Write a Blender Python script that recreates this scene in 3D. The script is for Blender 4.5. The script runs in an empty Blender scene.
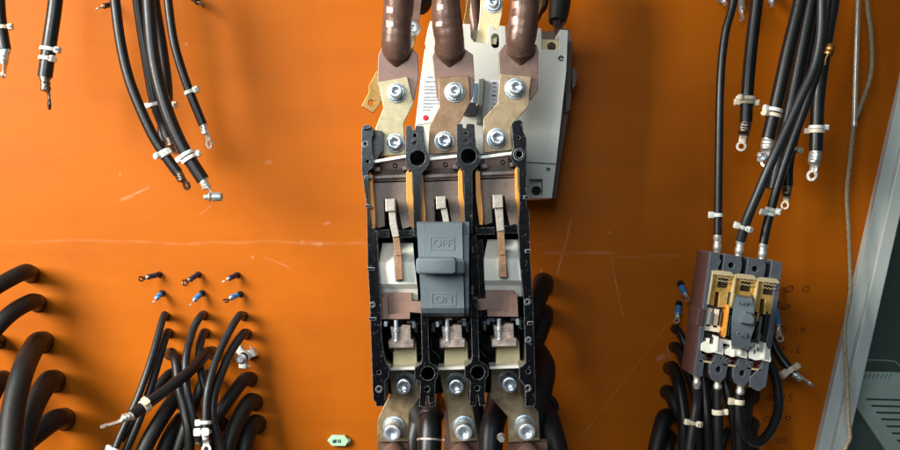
import bpy, math, random
from mathutils import Vector, Matrix
random.seed(7)
R = math.radians
sc = bpy.context.scene
C = sc.collection

# ---------------------------------------------------------------- camera
cam = bpy.data.objects.new('camera', bpy.data.cameras.new('camera'))
C.objects.link(cam)
cam.location = (0, -1.0, 0)
cam.rotation_euler = (R(90), 0, 0)
cam.data.sensor_width = 36
cam.data.lens = 40
cam.data.clip_start = 0.02
cam.data.clip_end = 60
sc.camera = cam

# ---------------------------------------------------------------- world and lamps
w = bpy.data.worlds.new('World'); sc.world = w; w.use_nodes = True
nt = w.node_tree; nt.nodes.clear()
wo = nt.nodes.new('ShaderNodeOutputWorld'); bg = nt.nodes.new('ShaderNodeBackground')
tc = nt.nodes.new('ShaderNodeTexCoord'); nz = nt.nodes.new('ShaderNodeTexNoise')
rp = nt.nodes.new('ShaderNodeValToRGB')
nz.inputs['Scale'].default_value = 2.3; nz.inputs['Detail'].default_value = 2
rp.color_ramp.elements[0].position = 0.40; rp.color_ramp.elements[0].color = (0.10, 0.115, 0.13, 1)
rp.color_ramp.elements[1].position = 0.62; rp.color_ramp.elements[1].color = (0.78, 0.90, 1.0, 1)
nt.links.new(tc.outputs['Generated'], nz.inputs['Vector'])
nt.links.new(nz.outputs['Fac'], rp.inputs['Fac'])
nt.links.new(rp.outputs['Color'], bg.inputs['Color'])
bg.inputs['Strength'].default_value = 0.17
nt.links.new(bg.outputs[0], wo.inputs['Surface'])

def area(name, loc, target, size, power, col, sy=None):
    l = bpy.data.lights.new(name, 'AREA'); l.energy = power; l.color = col
    l.shape = 'RECTANGLE'; l.size = size; l.size_y = sy or size
    o = bpy.data.objects.new(name, l); C.objects.link(o); o.location = loc
    o.rotation_euler = (Vector(target) - Vector(loc)).to_track_quat('-Z', 'Y').to_euler()
    return o
kl = area('window_lamp', (-1.08, -0.86, 0.42), (-0.09, 0, -0.05), 0.62, 10.2, (1.0, 0.965, 0.88), 0.66)
kl.data.spread = R(83)
area('fill_lamp', (-0.22, -1.35, 0.30), (0.0, 0, 0), 0.46, 5.8, (0.84, 0.94, 1.0), 0.35)  # added cool fill near the camera, brightens metal highlights and breaker interiors

sc.view_settings.view_transform = 'Standard'
sc.view_settings.look = 'None'
sc.view_settings.exposure = 0.1
sc.view_settings.gamma = 1

# ---------------------------------------------------------------- materials
def c(r, g, b):
    f = lambda v: (v/255/12.92) if v/255 <= 0.04045 else ((v/255+0.055)/1.055)**2.4
    return (f(r), f(g), f(b), 1)
def mat(name, col, rough=0.5, metal=0.0, var=0.15, scale=60, bump=0.0, bscale=400, col2=None, wear=None, coat=0.0, stretch=None, rvar=0.12, bd=.0006, spec=.5):
    m = bpy.data.materials.new(name); m.use_nodes = True
    t = m.node_tree; N = t.nodes; L = t.links; b = N['Principled BSDF']
    b.inputs['Metallic'].default_value = metal
    b.inputs['Coat Weight'].default_value = coat; b.inputs['Specular IOR Level'].default_value = spec
    tc = N.new('ShaderNodeTexCoord'); src = tc.outputs['Object']
    if stretch:
        mp = N.new('ShaderNodeMapping'); mp.inputs['Scale'].default_value = stretch
        L.new(src, mp.inputs['Vector']); src = mp.outputs['Vector']
    n = N.new('ShaderNodeTexNoise'); n.inputs['Scale'].default_value = scale
    n.inputs['Detail'].default_value = 5; n.inputs['Roughness'].default_value = 0.65
    L.new(src, n.inputs['Vector'])
    cr = N.new('ShaderNodeValToRGB'); e = cr.color_ramp.elements
    c2 = col2 or tuple(v*(1-var) for v in col[:3])+(1,)
    c1 = col if col2 else tuple(min(1, v*(1+var)) for v in col[:3])+(1,)
    e[0].position = 0.33; e[0].color = c2; e[1].position = 0.67; e[1].color = c1
    L.new(n.outputs['Fac'], cr.inputs['Fac']); out = cr.outputs['Color']
    if wear:
        bv = N.new('ShaderNodeBevel'); bv.samples = 4; bv.inputs['Radius'].default_value = 0.0007
        ge = N.new('ShaderNodeNewGeometry'); dt = N.new('ShaderNodeVectorMath'); dt.operation = 'DOT_PRODUCT'
        L.new(bv.outputs['Normal'], dt.inputs[0]); L.new(ge.outputs['Normal'], dt.inputs[1])
        n2 = N.new('ShaderNodeTexNoise'); n2.inputs['Scale'].default_value = 320; n2.inputs['Detail'].default_value = 3
        L.new(tc.outputs['Object'], n2.inputs['Vector'])
        ml = N.new('ShaderNodeMath'); ml.operation = 'MULTIPLY_ADD'; ml.inputs[1].default_value = 0.22; 
        L.new(n2.outputs['Fac'], ml.inputs[0]); L.new(dt.outputs['Value'], ml.inputs[2])
        mr = N.new('ShaderNodeMapRange'); mr.inputs['From Min'].default_value = 1.085; mr.inputs['From Max'].default_value = 0.90
        mr.inputs['To Min'].default_value = 0; mr.inputs['To Max'].default_value = wear[1]
        L.new(ml.outputs[0], mr.inputs['Value'])
        mx = N.new('ShaderNodeMix'); mx.data_type = 'RGBA'
        L.new(mr.outputs['Result'], mx.inputs['Factor']); L.new(out, mx.inputs['A']); mx.inputs['B'].default_value = wear[0]
        out = mx.outputs['Result']
    L.new(out, b.inputs['Base Color'])
    rr = N.new('ShaderNodeMapRange'); rr.inputs['To Min'].default_value = max(0.04, rough-rvar); rr.inputs['To Max'].default_value = min(1, rough+rvar)
    L.new(n.outputs['Fac'], rr.inputs['Value']); L.new(rr.outputs['Result'], b.inputs['Roughness'])
    if bump:
        nb = N.new('ShaderNodeTexNoise'); nb.inputs['Scale'].default_value = bscale; nb.inputs['Detail'].default_value = 4
        L.new(src, nb.inputs['Vector'])
        bu = N.new('ShaderNodeBump'); bu.inputs['Strength'].default_value = bump; bu.inputs['Distance'].default_value = bd
        L.new(nb.outputs['Fac'], bu.inputs['Height']); L.new(bu.outputs['Normal'], b.inputs['Normal'])
    return m

M = dict(
  rubber=mat('rubber', c(15,16,18), 0.38, 0, .3, 28, .2, 300, col2=c(25,25,25), rvar=.2, spec=.42),
  rubber_grey=mat('rubber_grey', c(30,33,36), 0.42, 0, .2, 70, .25, 500),
  rubber_soft=mat('rubber_soft', c(15,15,15), 0.52, 0, .25, 24, .3, 260, col2=c(27,26,24), rvar=.2, spec=.4),
  rubber_edge=mat('rubber_edge', c(14,13,12), 0.7, 0, .3, 80),
  tie=mat('nylon', c(222,222,212), 0.4, 0, .05, 90, .1, 600),
  tie_yellow=mat('nylon_yellowed', c(226,212,186), 0.4, 0, .07, 90, .1, 600),
  zinc=mat('zinc', c(200,210,214), 0.3, .75, .18, 160, .25, 900),
  zinc_bright=mat('zinc_bright', c(226,234,240), 0.25, .75, .15, 200, .25, 900),
  tin=mat('tin', c(206,202,192), 0.36, .7, .22, 130, .5, 500),
  tin_dark=mat('tin_dark', c(130,120,108), 0.4, 1, .3, 130, .5, 500),
  khaki=mat('tinned_copper', c(184,172,138), 0.42, .65, .14, 170, .3, 1100, col2=c(152,138,104), rvar=.2),
  khaki2=mat('tarnished_bar', c(174,152,120), 0.42, .65, .14, 150, .3, 1100, col2=c(140,116,88), rvar=.2),
  brownbar=mat('brown_bar', c(150,120,92), 0.42, .65, .14, 110, .3, 1100, col2=c(116,88,64), rvar=.2),
  brass=mat('brass', c(158,122,66), 0.38, .8, .2, 90, .3, 500, col2=c(112,82,40)),
  palebrass=mat('pale_brass', c(226,206,160), 0.42, .5, .08, 50, .3, 500),
  browntube=mat('brown_sleeve', c(112,84,72), 0.33, .25, .18, 45, .6, 60, col2=c(84,62,52), bd=.002),
  palm=mat('brown_palm', c(132,104,92), 0.4, .45, .12, 90, .2, 900, col2=c(108,82,70)),
  pinkcu=mat('bare_copper', c(190,150,134), 0.4, .7, .12, 90),
  black=mat('black_bakelite', c(11,11,13), 0.22, 0, .3, 150, .08, 500, spec=.22, wear=(c(190,194,200), .9)),
  blackin=mat('black_inner', c(12,12,13), 0.5, 0, .3, 90, .2, 400),
  handle=mat('grey_handle', c(99,109,116), 0.42, 0, .05, 50, .2, 900, wear=(c(140,152,160), .35)),
  emboss=mat('emboss', c(105,115,122), 0.45, 0, .04, 60),
  chute=mat('arc_chute_board', c(128,116,108), 0.5, .15, .14, 60, .5, 500, col2=c(100,90,82)),
  chute_lt=mat('arc_chute_plate', c(150,140,132), 0.42, .3, .14, 80, .5, 500, col2=c(110,98,90)),
  orangefib=mat('orange_fibre', c(224,146,40), 0.4, 0, .1, 60, .2, 400, wear=(c(255,235,180), .7)),
  white=mat('white_plastic', c(238,236,222), 0.45, 0, .04, 40, .1, 400),
  cream=mat('cream_insulator', c(226,216,190), 0.5, 0, .05, 30, .1, 300),
  mauve=mat('brown_laminate', c(152,118,104), 0.5, 0, .1, 40, .2, 300, col2=c(124,94,82)),
  silver=mat('silver_contact', c(206,190,178), 0.5, .6, .2, 150, .8, 500, col2=c(168,146,132)),
  arm=mat('contact_arm', c(176,166,154), 0.45, .6, .1, 80, .3, 400),
  armcu=mat('copper_arm', c(158,122,92), 0.45, .6, .2, 120, .3, 400),
  steel=mat('steel_strip', c(236,232,222), 0.3, .2, .1, 60),
  grey=mat('light_grey_shell', c(212,212,202), 0.5, 0, .03, 12, .15, 900),
  greydk=mat('shell_recess', c(96,92,82), 0.6, 0, .15, 60),
  basebrown=mat('brown_base', c(98,78,72), 0.45, 0, .12, 60, .2, 400),
  label=mat('paper_label', c(240,242,240), 0.6, 0, .02, 40),
  ink=mat('label_ink', c(90,112,140), 0.7, 0, .1, 300),
  red=mat('red_dot', c(214,30,48), 0.5, 0, .1, 60),
  rib=mat('grey_green_rib', c(130,134,124), 0.5, 0, .06, 60),
  slate=mat('slate_plastic', c(74,80,88), 0.5, 0, .1, 60),
  blue=mat('blue_sleeve', c(50,140,205), 0.4, 0, .15, 90),
  darkblue=mat('dark_blue_sleeve', c(30,48,76), 0.4, 0, .15, 90),
  housing2=mat('grey_bakelite', c(72,77,84), 0.42, 0, .12, 120, .3, 500, wear=(c(170,174,182), .7)),
  side2=mat('brown_side', c(78,56,56), 0.3, 0, .08, 60, .2, 500, wear=(c(150,140,140), .6)),
  gold=mat('gold_chute', c(206,164,84), 0.34, .55, .2, 120, .5, 300, wear=(c(255,240,190), .6)),
  goldgrid=mat('chute_grid', c(104,84,62), 0.5, .5, .6, 420, .8, 600, col2=c(30,24,20)),
  coppertip=mat('copper_tip', c(206,96,64), 0.35, .8, .4, 300, .5, 400, col2=c(90,34,24)),
  frame=mat('grey_green_paint', c(196,202,196), 0.4, 0, .05, 14, .15, 500),
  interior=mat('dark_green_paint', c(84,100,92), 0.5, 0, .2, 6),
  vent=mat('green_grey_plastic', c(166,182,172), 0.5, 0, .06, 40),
  rod=mat('clear_sleeve', c(176,166,146), 0.25, .3, .2, 60, coat=.5),
  string=mat('string', c(176,162,134), 0.85, 0, .35, 700, .8, 900, col2=c(120,106,84)),
  pen=mat('pen_ink', c(92,42,6), 0.6, 0, .3, 300),
  greentag=mat('pale_green_tag', c(176,214,180), 0.4, 0, .08, 90),
  tagink=mat('tag_ink', c(34,70,60), 0.6, 0, .1, 90),
  frayed=mat('frayed_copper', c(70,52,42), 0.5, .7, .5, 300, .8, 400),
)

# ---------------------------------------------------------------- geometry helpers
def P(x, y, h=0.0):
    """point seen at photo pixel (x, y) when it stands h metres proud of the board"""
    s = (1-h)/1000.0
    return Vector(((x-450)*s, -h, (225-y)*s))
def W(px, h): return px*(1-h)/1000.0
CAMD = Vector((0, -1, 0))

class MB:
    def __init__(s): s.v = []; s.f = []
    def add(s, vs, fs):
        n = len(s.v); s.v += [Vector(v) for v in vs]; s.f += [tuple(i+n for i in f) for f in fs]; return s
    def box(s, p, X, Y, Z):
        """box centred on p with half-axes X, Y, Z"""
        vs = [p+a*X+b*Y+d*Z for a in (-1, 1) for b in (-1, 1) for d in (-1, 1)]
        return s.add(vs, [(0,1,3,2), (4,6,7,5), (0,4,5,1), (2,3,7,6), (0,2,6,4), (1,5,7,3)])
    def rings(s, rings, cap=True):
        n = len(rings[0]); vs = [v for r in rings for v in r]; fs = []
        for i in range(len(rings)-1):
            for j in range(n):
                fs.append((i*n+j, i*n+(j+1) % n, (i+1)*n+(j+1) % n, (i+1)*n+j))
        if cap: fs += [tuple(range(n-1, -1, -1)), tuple((len(rings)-1)*n+j for j in range(n))]
        return s.add(vs, fs)
    def lathe(s, o, ax, prof, n=28, hexr=None):
        """profile (radius, distance along ax); hexr: index from which rings are six-sided"""
        ax = ax.normalized(); u = ax.orthogonal().normalized(); v = ax.cross(u); rg = []
        for k, (r, t) in enumerate(prof):
            ring = []
            for j in range(n):
                a = 2*math.pi*j/n; q = r
                if hexr is not None and k >= hexr:
                    q = r*math.cos(math.pi/6)/math.cos(((a+math.pi/6) % (math.pi/3))-math.pi/6)
                ring.append(o+ax*t+(u*math.cos(a)+v*math.sin(a))*q)
            rg.append(ring)
        return s.rings(rg)
    def tube(s, pts, rad, n=16, flat=None):
        """sweep a circle along world points"""
        rg = []; up = None
        for i, p in enumerate(pts):
            t = (pts[min(i+1, len(pts)-1)]-pts[max(i-1, 0)]).normalized()
            if up is None: up = t.orthogonal().normalized()
            up = (up-t*up.dot(t)).normalized(); b = t.cross(up)
            r = rad[i] if isinstance(rad, (list, tuple)) else rad
            rg.append([p+(up*math.cos(2*math.pi*j/n)+b*math.sin(2*math.pi*j/n))*r for j in range(n)])
        return s.rings(rg)
    def loft(s, o, wd, nd, zd, secs, n=24):
        """sections (z, half width, half thickness, squareness, normal offset)"""
        rg = []
        for (z, a, b, e, off) in secs:
            ring = []
            for j in range(n):
                t = 2*math.pi*(j+.5)/n; ct, st = math.cos(t), math.sin(t)
                ring.append(o+zd*z+nd*off+wd*(a*math.copysign(abs(ct)**(1/e), ct))+nd*(b*math.copysign(abs(st)**(1/e), st)))
            rg.append(ring)
        return s.rings(rg)
    def annulus(s, o, ax, ro, ri, th, n=28):
        ax = ax.normalized(); u = ax.orthogonal().normalized(); v = ax.cross(u)
        R4 = []
        for (r, t) in ((ri, 0), (ro*.96, 0), (ro, th*.25), (ro, th*.75), (ro*.96, th), (ri, th)):
            R4.append([o+ax*(t-th/2)+(u*math.cos(2*math.pi*j/n)+v*math.sin(2*math.pi*j/n))*r for j in range(n)])
        R4.append(R4[0])
        return s.rings(R4, cap=False)
    def curve2d(s, splines, t, bev, xf):
        cu = bpy.data.curves.new('tmp', 'CURVE'); cu.dimensions = '2D'; cu.fill_mode = 'BOTH'
        for sp in splines:
            q = cu.splines.new('POLY'); q.points.add(len(sp)-1); q.use_cyclic_u = True
            for i, (a, b) in enumerate(sp): q.points[i].co = (a, b, 0, 1)
        cu.bevel_depth = bev; cu.bevel_resolution = 1; cu.extrude = max(1e-6, t/2-bev)
        o = bpy.data.objects.new('tmp', cu); me = o.to_mesh()
        vs = [xf(v.co) for v in me.vertices]; fs = [tuple(p.vertices) for p in me.polygons]
        o.to_mesh_clear(); bpy.data.objects.remove(o); bpy.data.curves.remove(cu)
        return s.add(vs, fs)
    def plate(s, outs, hf, hb, bev=0.35):
        """outlines in photo pixels as seen at depth hf (first the outer edge, then holes), going straight back to hb"""
        sp = []
        for o in outs:
            q = [P(x, y, hf) for (x, y) in o]; sp.append([(v.x, v.z) for v in q])
        t = hf-hb
        return s.curve2d(sp, t, min(W(bev, hf), t*.3), lambda v: Vector((v.x, -hf+t/2-v.z, v.y)))
    def build(s, name, m, parent=None, smooth=35):
        me = bpy.data.meshes.new(name); me.from_pydata(s.v, [], s.f); me.validate()
        import bmesh
        bm = bmesh.new(); bm.from_mesh(me); bmesh.ops.remove_doubles(bm, verts=bm.verts, dist=1e-7)
        bmesh.ops.recalc_face_normals(bm, faces=bm.faces)
        bm.to_mesh(me); bm.free()
        me.shade_smooth(); me.set_sharp_from_angle(angle=R(smooth))
        me.materials.append(M[m] if isinstance(m, str) else m)
        o = bpy.data.objects.new(name, me); C.objects.link(o)
        if parent:
            o.parent = parent
            if parent.type == 'EMPTY': o.location = -parent.location
        return o

def circ(x, y, r, n=22): return [(x+r*math.cos(2*math.pi*i/n), y+r*math.sin(2*math.pi*i/n)) for i in range(n)]
def rect(x0, y0, x1, y1, sk=0): return [(x0, y0), (x1, y0), (x1+sk, y1), (x0+sk, y1)]
def rrect(x0, y0, x1, y1, r, n=4):
    o = []
    for cx, cy, a in ((x1-r, y1-r, 0), (x0+r, y1-r, 90), (x0+r, y0+r, 180), (x1-r, y0+r, 270)):
        for i in range(n+1):
            t = R(a+90*i/n); o.append((cx+r*math.cos(t), cy+r*math.sin(t)))
    return o
def arc(x, y, r, a0, a1, n=10): return [(x+r*math.cos(R(a0+(a1-a0)*i/n)), y+r*math.sin(R(a0+(a1-a0)*i/n))) for i in range(n+1)]

def thing(name, label, cat, loc, group=None):
    o = bpy.data.objects.new(name, None); C.objects.link(o); o.location = loc; o.empty_display_size = .01
    o['label'] = label; o['category'] = cat
    if group: o['group'] = group
    return o
def tag(o, label, cat, group=None):
    o['label'] = label; o['category'] = cat
    if group: o['group'] = group
    return o
def struct(o): o['kind'] = 'structure'; return o
def plate(name, outs, hf, hb, m, parent=None, bev=.35):
    if isinstance(outs[0][0], (int, float)): outs = [outs]
    return MB().plate(outs, hf, hb, bev).build(name, m, parent, 19)

def smoothpath(pts, r, k=9):
    W4 = [P(*p[:3]) for p in pts]; rr = [W(p[3] if len(p) > 3 else r, p[2]) for p in pts]
    out = []; ro = []; n = len(W4)
    for i in range(n-1):
        p0 = W4[max(i-1, 0)]; p1 = W4[i]; p2 = W4[i+1]; p3 = W4[min(i+2, n-1)]
        for j in range(k):
            t = j/k
            out.append(.5*((2*p1)+(p2-p0)*t+(2*p0-5*p1+4*p2-p3)*t*t+(3*p1-p0-3*p2+p3)*t**3))
            ro.append(rr[i]+(rr[i+1]-rr[i])*t)
    out.append(W4[-1]); ro.append(rr[-1])
    return out, ro
def topx(p):
    h = -p.y; return (450+p.x*1000/(1-h), 225-p.z*1000/(1-h))

def tie_on(path, rad, at, ang, parent, m='tie', scale=1.12, hs=1.0, wd=None):
    k = min(range(len(path)), key=lambda i: (topx(path[i])[0]-at[0])**2+(topx(path[i])[1]-at[1])**2)
    k = max(1, min(len(path)-2, k)); p = path[k]; t = (path[k+1]-path[k-1]).normalized()
    r = rad[k]*scale; bw = wd or 0.0033
    S = CAMD.cross(t).normalized(); N_ = t.cross(S).normalized()
    if N_.dot(CAMD) < 0: N_ = -N_
    b = MB(); rg = []
    for rr, z in ((r*.9, -bw/2), (r*1.06, -bw/2), (r*1.1, -bw*.3), (r*1.1, bw*.3), (r*1.06, bw/2), (r*.9, bw/2)):
        rg.append([p+t*z+(S*math.cos(2*math.pi*j/20)+N_*math.sin(2*math.pi*j/20))*rr for j in range(20)])
    rg.append(rg[0]); b.rings(rg, cap=False)
    ang += random.uniform(-14, 14); hs *= random.uniform(.9, 1.12)
    d = S*math.cos(R(ang))+N_*math.sin(R(ang)); e = t.cross(d)
    q = p+d*(r*1.1+0.0013*hs)
    b.rings([[q+d*(.0024*hs*zz)+(t*math.copysign(abs(math.cos(a))**.5, math.cos(a))+e*math.copysign(abs(math.sin(a))**.5, math.sin(a)))*(.0029*hs*s_)
              for a in [2*math.pi*(j+.5)/12 for j in range(12)]] for zz, s_ in ((-1, .9), (-.8, 1), (.8, 1), (1, .85))])
    b.box(q+e*.0032*hs+d*.0006, e*.0020*hs, t*bw*.38, d*.0006)
    return b.build('cable_tie', m, parent)

def lug_mesh(end, to, r, rr, bl, roll, hole=.5, off=0.0, th=.22):
    z = (to-end); L = z.length; z = z/L
    n0 = (CAMD-z*CAMD.dot(z)).normalized(); n0 = Matrix.Rotation(R(roll), 3, z) @ n0
    wv = z.cross(n0); t = max(r*th, .0005); b = MB(); e0 = end-z*r*.5
    D = L-bl
    rb = r*.96
    b.loft(e0, wv, n0, z, [(0, rb, rb, 1, 0), (r*.5, rb, rb, 1, 0), (r*.5+bl*.2, rb*.98, rb*.98, 1, 0), (r*.5+bl*.3, rb*1.06, rb*.80, 1.4, 0),
        (r*.5+bl*.45, rb*1.06, rb*.80, 1.4, 0), (r*.5+bl*.52, rb*.98, rb*.98, 1, 0), (r*.5+bl*.6, rb*1.06, rb*.80, 1.4, 0), (r*.5+bl*.75, rb*1.04, rb*.80, 1.4, 0),
        (r*.5+bl*.85, rb*.98, rb*.96, 1, 0), (r*.5+bl, rb*.98, rb*.9, 1.1, 0),
        (r*.5+bl+D*.15, rb*.98, t*1.4, 1.6, -r*.35), (r*.5+bl+D*.3, max(rb*.8, rr*.6), t, 2.5, -r*.45), (r*.5+L-rr*.74, rr*.72, t, 2.5, -r*.45)])
    b.annulus(to-n0*r*.45, n0, rr, rr*hole, t*2)
    return b

def cable(label, pts, r, group, root=False, lug=None, ties=(), m='rubber', name='cable', cat='cable', lm='tin', grom=1.22, segs=18):
    """lug: (target pixel point, ring radius px, barrel px, roll deg)"""
    base = P(*pts[0][:3]); o = thing(name, label, cat, base, group)
    if root: pts = [(pts[0][0], pts[0][1], -.008)+tuple(pts[0][3:]), (pts[0][0], pts[0][1], .004)+tuple(pts[0][3:])]+list(pts[1:])
    path, rad = smoothpath(pts, r)
    MB().tube(path, rad, segs).build('sheath', m, o, 50)
    if root:
        q = P(pts[0][0], pts[0][1], .001); rr = rad[0]
        MB().lathe(q, CAMD, [(rr*.7, -.004), (rr*grom, -.004), (rr*grom, .0012), (rr*(grom-.07), .0022), (rr*.7, .0024)]).build('grommet', 'rubber_edge', o)
    if lug:
        to, rr, bl, roll = lug[:4]; e = path[-1]
        lug_mesh(e, P(*to), rad[-1]*(lug[4] if len(lug) > 4 else .92), W(rr, to[2]), W(bl, to[2]), roll).build('lug', lm, o)
    for t_ in ties:
        tie_on(path, rad, t_[0], t_[1], o, *(t_[2:]))
    return o

def bolt(parent, x, y, h, rw, rh, ln, ml='zinc', mh='zinc_bright', hexhead=False, spring=True, dished=False):
    o = P(x, y, h); w_ = W(rw, h); a = W(rh, h)
    prof = [(a*.35, 0), (w_*.97, 0), (w_, .0004), (w_, .0012), (w_*.96, .0016), (w_*.82, .0017)]
    if spring: prof += [(w_*.80, .0018), (w_*.80, .0038), (w_*.77, .0041)]
    z0 = prof[-1][1]; prof += [(a*.35, z0)]
    ws = MB().lathe(o, CAMD, prof, 36)
    if hexhead:
        hd = MB().lathe(o, CAMD, [(a, z0), (a, z0+ln*.85), (a*.9, z0+ln), (a*.01, z0+ln)], 36, hexr=0)
    else:
        hd = MB().lathe(o, CAMD, [(a*.9, z0-.001), (a*.97, z0), (a, z0+.0006), (a, z0+ln-.001), (a*.95, z0+ln-.0003), (a*.86, z0+ln), (a*.62, z0+ln),
             (a*.54, z0+ln-.0006), (a*.53, z0+ln-.0035), (a*.3, z0+ln-.004), (a*.02, z0+ln-.0042)], 36, hexr=7)
    b = hd.build('bolt', mh, parent); ws.build('washer', ml, b)
    return b
def text(body, x, y, h, size, m, parent, name='lettering', rot=0, ex=.0002, sx=1):
    cu = bpy.data.curves.new('tmp', 'FONT'); cu.body = body; cu.align_x = 'CENTER'; cu.align_y = 'CENTER'
    cu.size = W(size, h); cu.extrude = ex
    o = bpy.data.objects.new('tmp', cu); C.objects.link(o)
    dg = bpy.context.evaluated_depsgraph_get(); me = o.evaluated_get(dg).to_mesh(); ct = P(x, y, h); ca, sa = math.cos(R(rot)), math.sin(R(rot))
    b = MB(); b.add([ct+Vector((v.co.x*sx*ca-v.co.y*sa, -v.co.z, v.co.x*sx*sa+v.co.y*ca)) for v in me.vertices], [tuple(p.vertices) for p in me.polygons])
    o.evaluated_get(dg).to_mesh_clear(); bpy.data.objects.remove(o)
    return b.build(name, m, parent)
def stroke(b, pts, h, w_, d=.0003):
    """pen stroke lying on a face at depth h"""
    for i in range(len(pts)-1):
        a, e = P(*pts[i], h+d/2), P(*pts[i+1], h+d/2); L = (e-a)
        if L.length < 1e-6: continue
        X = L/2+L.normalized()*W(w_, h)*.4; b.box((a+e)/2, X, L.normalized().cross(CAMD)*W(w_, h)/2, CAMD*d/2)

# ================================================================ SETTING
# --- orange board with its scratches
def panel_mat():
    m = bpy.data.materials.new('orange_board'); m.use_nodes = True
    t = m.node_tree; N = t.nodes; L = t.links; b = N['Principled BSDF']
    tc = N.new('ShaderNodeTexCoord')
    mp = N.new('ShaderNodeMapping'); mp.inputs['Scale'].default_value = (1, 1, 5); L.new(tc.outputs['Object'], mp.inputs['Vector'])
    n = N.new('ShaderNodeTexNoise'); n.inputs['Scale'].default_value = 5; n.inputs['Detail'].default_value = 7; L.new(mp.outputs['Vector'], n.inputs['Vector'])
    cr = N.new('ShaderNodeValToRGB'); cr.color_ramp.elements[0].position = .22; cr.color_ramp.elements[1].position = .7
    cr.color_ramp.elements[0].color = c(168, 84, 1); cr.color_ramp.elements[1].color = c(180, 93, 2)
    L.new(n.outputs['Fac'], cr.inputs['Fac']); out = cr.outputs['Color']
    nn = N.new('ShaderNodeTexNoise'); nn.inputs['Scale'].default_value = 60; nn.inputs['Detail'].default_value = 6; L.new(tc.outputs['Object'], nn.inputs['Vector'])
    tot = None
    def mth(op, a, b_=None, c_=None):
        q = N.new('ShaderNodeMath'); q.operation = op
        for i, v in enumerate((a, b_, c_)):
            if v is None: continue
            if isinstance(v, (int, float)): q.inputs[i].default_value = v
            else: L.new(v, q.inputs[i])
        return q.outputs[0]
    S = N.new('ShaderNodeSeparateXYZ'); wob = N.new('ShaderNodeTexNoise'); wob.inputs['Scale'].default_value = 9
    L.new(tc.outputs['Object'], wob.inputs['Vector'])
    L.new(tc.outputs['Object'], S.inputs[0])
    wz = mth('MULTIPLY_ADD', wob.outputs['Fac'], .012, -.006)
    X = mth('ADD', S.outputs['X'], wz); Z = mth('ADD', S.outputs['Z'], wz)
    for (x0, y0, x1, y1, wd, st) in [(572,214,558,276,1.6,.55),(611,252,624,322,1.2,.5),(612,256,682,256,1.6,.28),(540,253,618,252,2.4,.34),(672,318,575,446,1.0,.3),
            (0,241,560,244,2.2,.22),(300,242,324,243,3,.75),(120,200,152,185,1.6,.8),(122,199,134,194,2.6,.9),(262,258,290,268,1.2,.35),(655,262,682,256,1.2,.35),
            (724,40,716,70,1.2,.35),(665,356,656,360,4,.5),(667,348,669,360,2,.4),(251,257,253,258,2,.9),(610,230,612,231,1.6,.9),(541,269,543,270,2,.8),
            (265,162,272,163,3,.5),(120,173,122,174,3,.6),(200,214,212,205,1,.3),(183,45,186,47,2,.7),(330,222,324,224,2,.5),(745,100,742,116,1.0,.3)]:
        p0 = P(x0, y0); p1 = P(x1, y1); d = p1-p0; ln = max(d.length, 1e-4); ux, uz = d.x/ln, d.z/ln; cx, cz = (p0.x+p1.x)/2, (p0.z+p1.z)/2
        dx = mth('SUBTRACT', X, cx); dz = mth('SUBTRACT', Z, cz)
        al = mth('ABSOLUTE', mth('ADD', mth('MULTIPLY', dx, ux), mth('MULTIPLY', dz, uz)))
        ac = mth('ABSOLUTE', mth('SUBTRACT', mth('MULTIPLY', dx, uz), mth('MULTIPLY', dz, ux)))
        g = mth('MAXIMUM', mth('SUBTRACT', 1.0, mth('DIVIDE', ac, wd/1000.0)), 0.0)
        e = N.new('ShaderNodeMapRange'); e.inputs['From Min'].default_value = ln/2*1.05+.0004; e.inputs['From Max'].default_value = ln/2*.8
        L.new(al, e.inputs['Value'])
        q = mth('MULTIPLY', mth('MULTIPLY', g, e.outputs['Result']), st); tot = q if tot is None else mth('MAXIMUM', tot, q)
    gr = N.new('ShaderNodeMapRange'); gr.inputs['From Min'].default_value = .36; gr.inputs['From Max'].default_value = .62; gr.inputs['To Min'].default_value = .25
    L.new(nn.outputs['Fac'], gr.inputs['Value']); gr.inputs['To Max'].default_value = .34; gr.inputs['To Min'].default_value = .08
    tot = mth('MULTIPLY', tot, gr.outputs['Result'])
    gn = N.new('ShaderNodeTexNoise'); gn.inputs['Scale'].default_value = 3.2; gn.inputs['Detail'].default_value = 8; gn.inputs['Roughness'].default_value = .7
    L.new(tc.outputs['Object'], gn.inputs['Vector'])
    gm = N.new('ShaderNodeMapRange'); gm.inputs['From Min'].default_value = .52; gm.inputs['From Max'].default_value = .8; gm.inputs['To Max'].default_value = .55
    L.new(gn.outputs['Fac'], gm.inputs['Value'])
    g2 = N.new('ShaderNodeMix'); g2.data_type = 'RGBA'; L.new(gm.outputs['Result'], g2.inputs['Factor']); L.new(out, g2.inputs['A']); g2.inputs['B'].default_value = c(132, 66, 10)
    out = g2.outputs['Result']
    # fine dust specks
    vo = N.new('ShaderNodeTexNoise'); vo.inputs['Scale'].default_value = 240; vo.inputs['Detail'].default_value = 2; L.new(tc.outputs['Object'], vo.inputs['Vector'])
    sp = N.new('ShaderNodeMapRange'); sp.inputs['From Min'].default_value = .79; sp.inputs['From Max'].default_value = .84; sp.inputs['To Max'].default_value = .35
    L.new(vo.outputs['Fac'], sp.inputs['Value']); tot = mth('MAXIMUM', tot, sp.outputs['Result'])
    mx = N.new('ShaderNodeMix'); mx.data_type = 'RGBA'; L.new(tot, mx.inputs['Factor']); L.new(out, mx.inputs['A']); mx.inputs['B'].default_value = c(250, 214, 180)
    L.new(mx.outputs['Result'], b.inputs['Base Color']); b.inputs['Specular IOR Level'].default_value = .13
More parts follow.
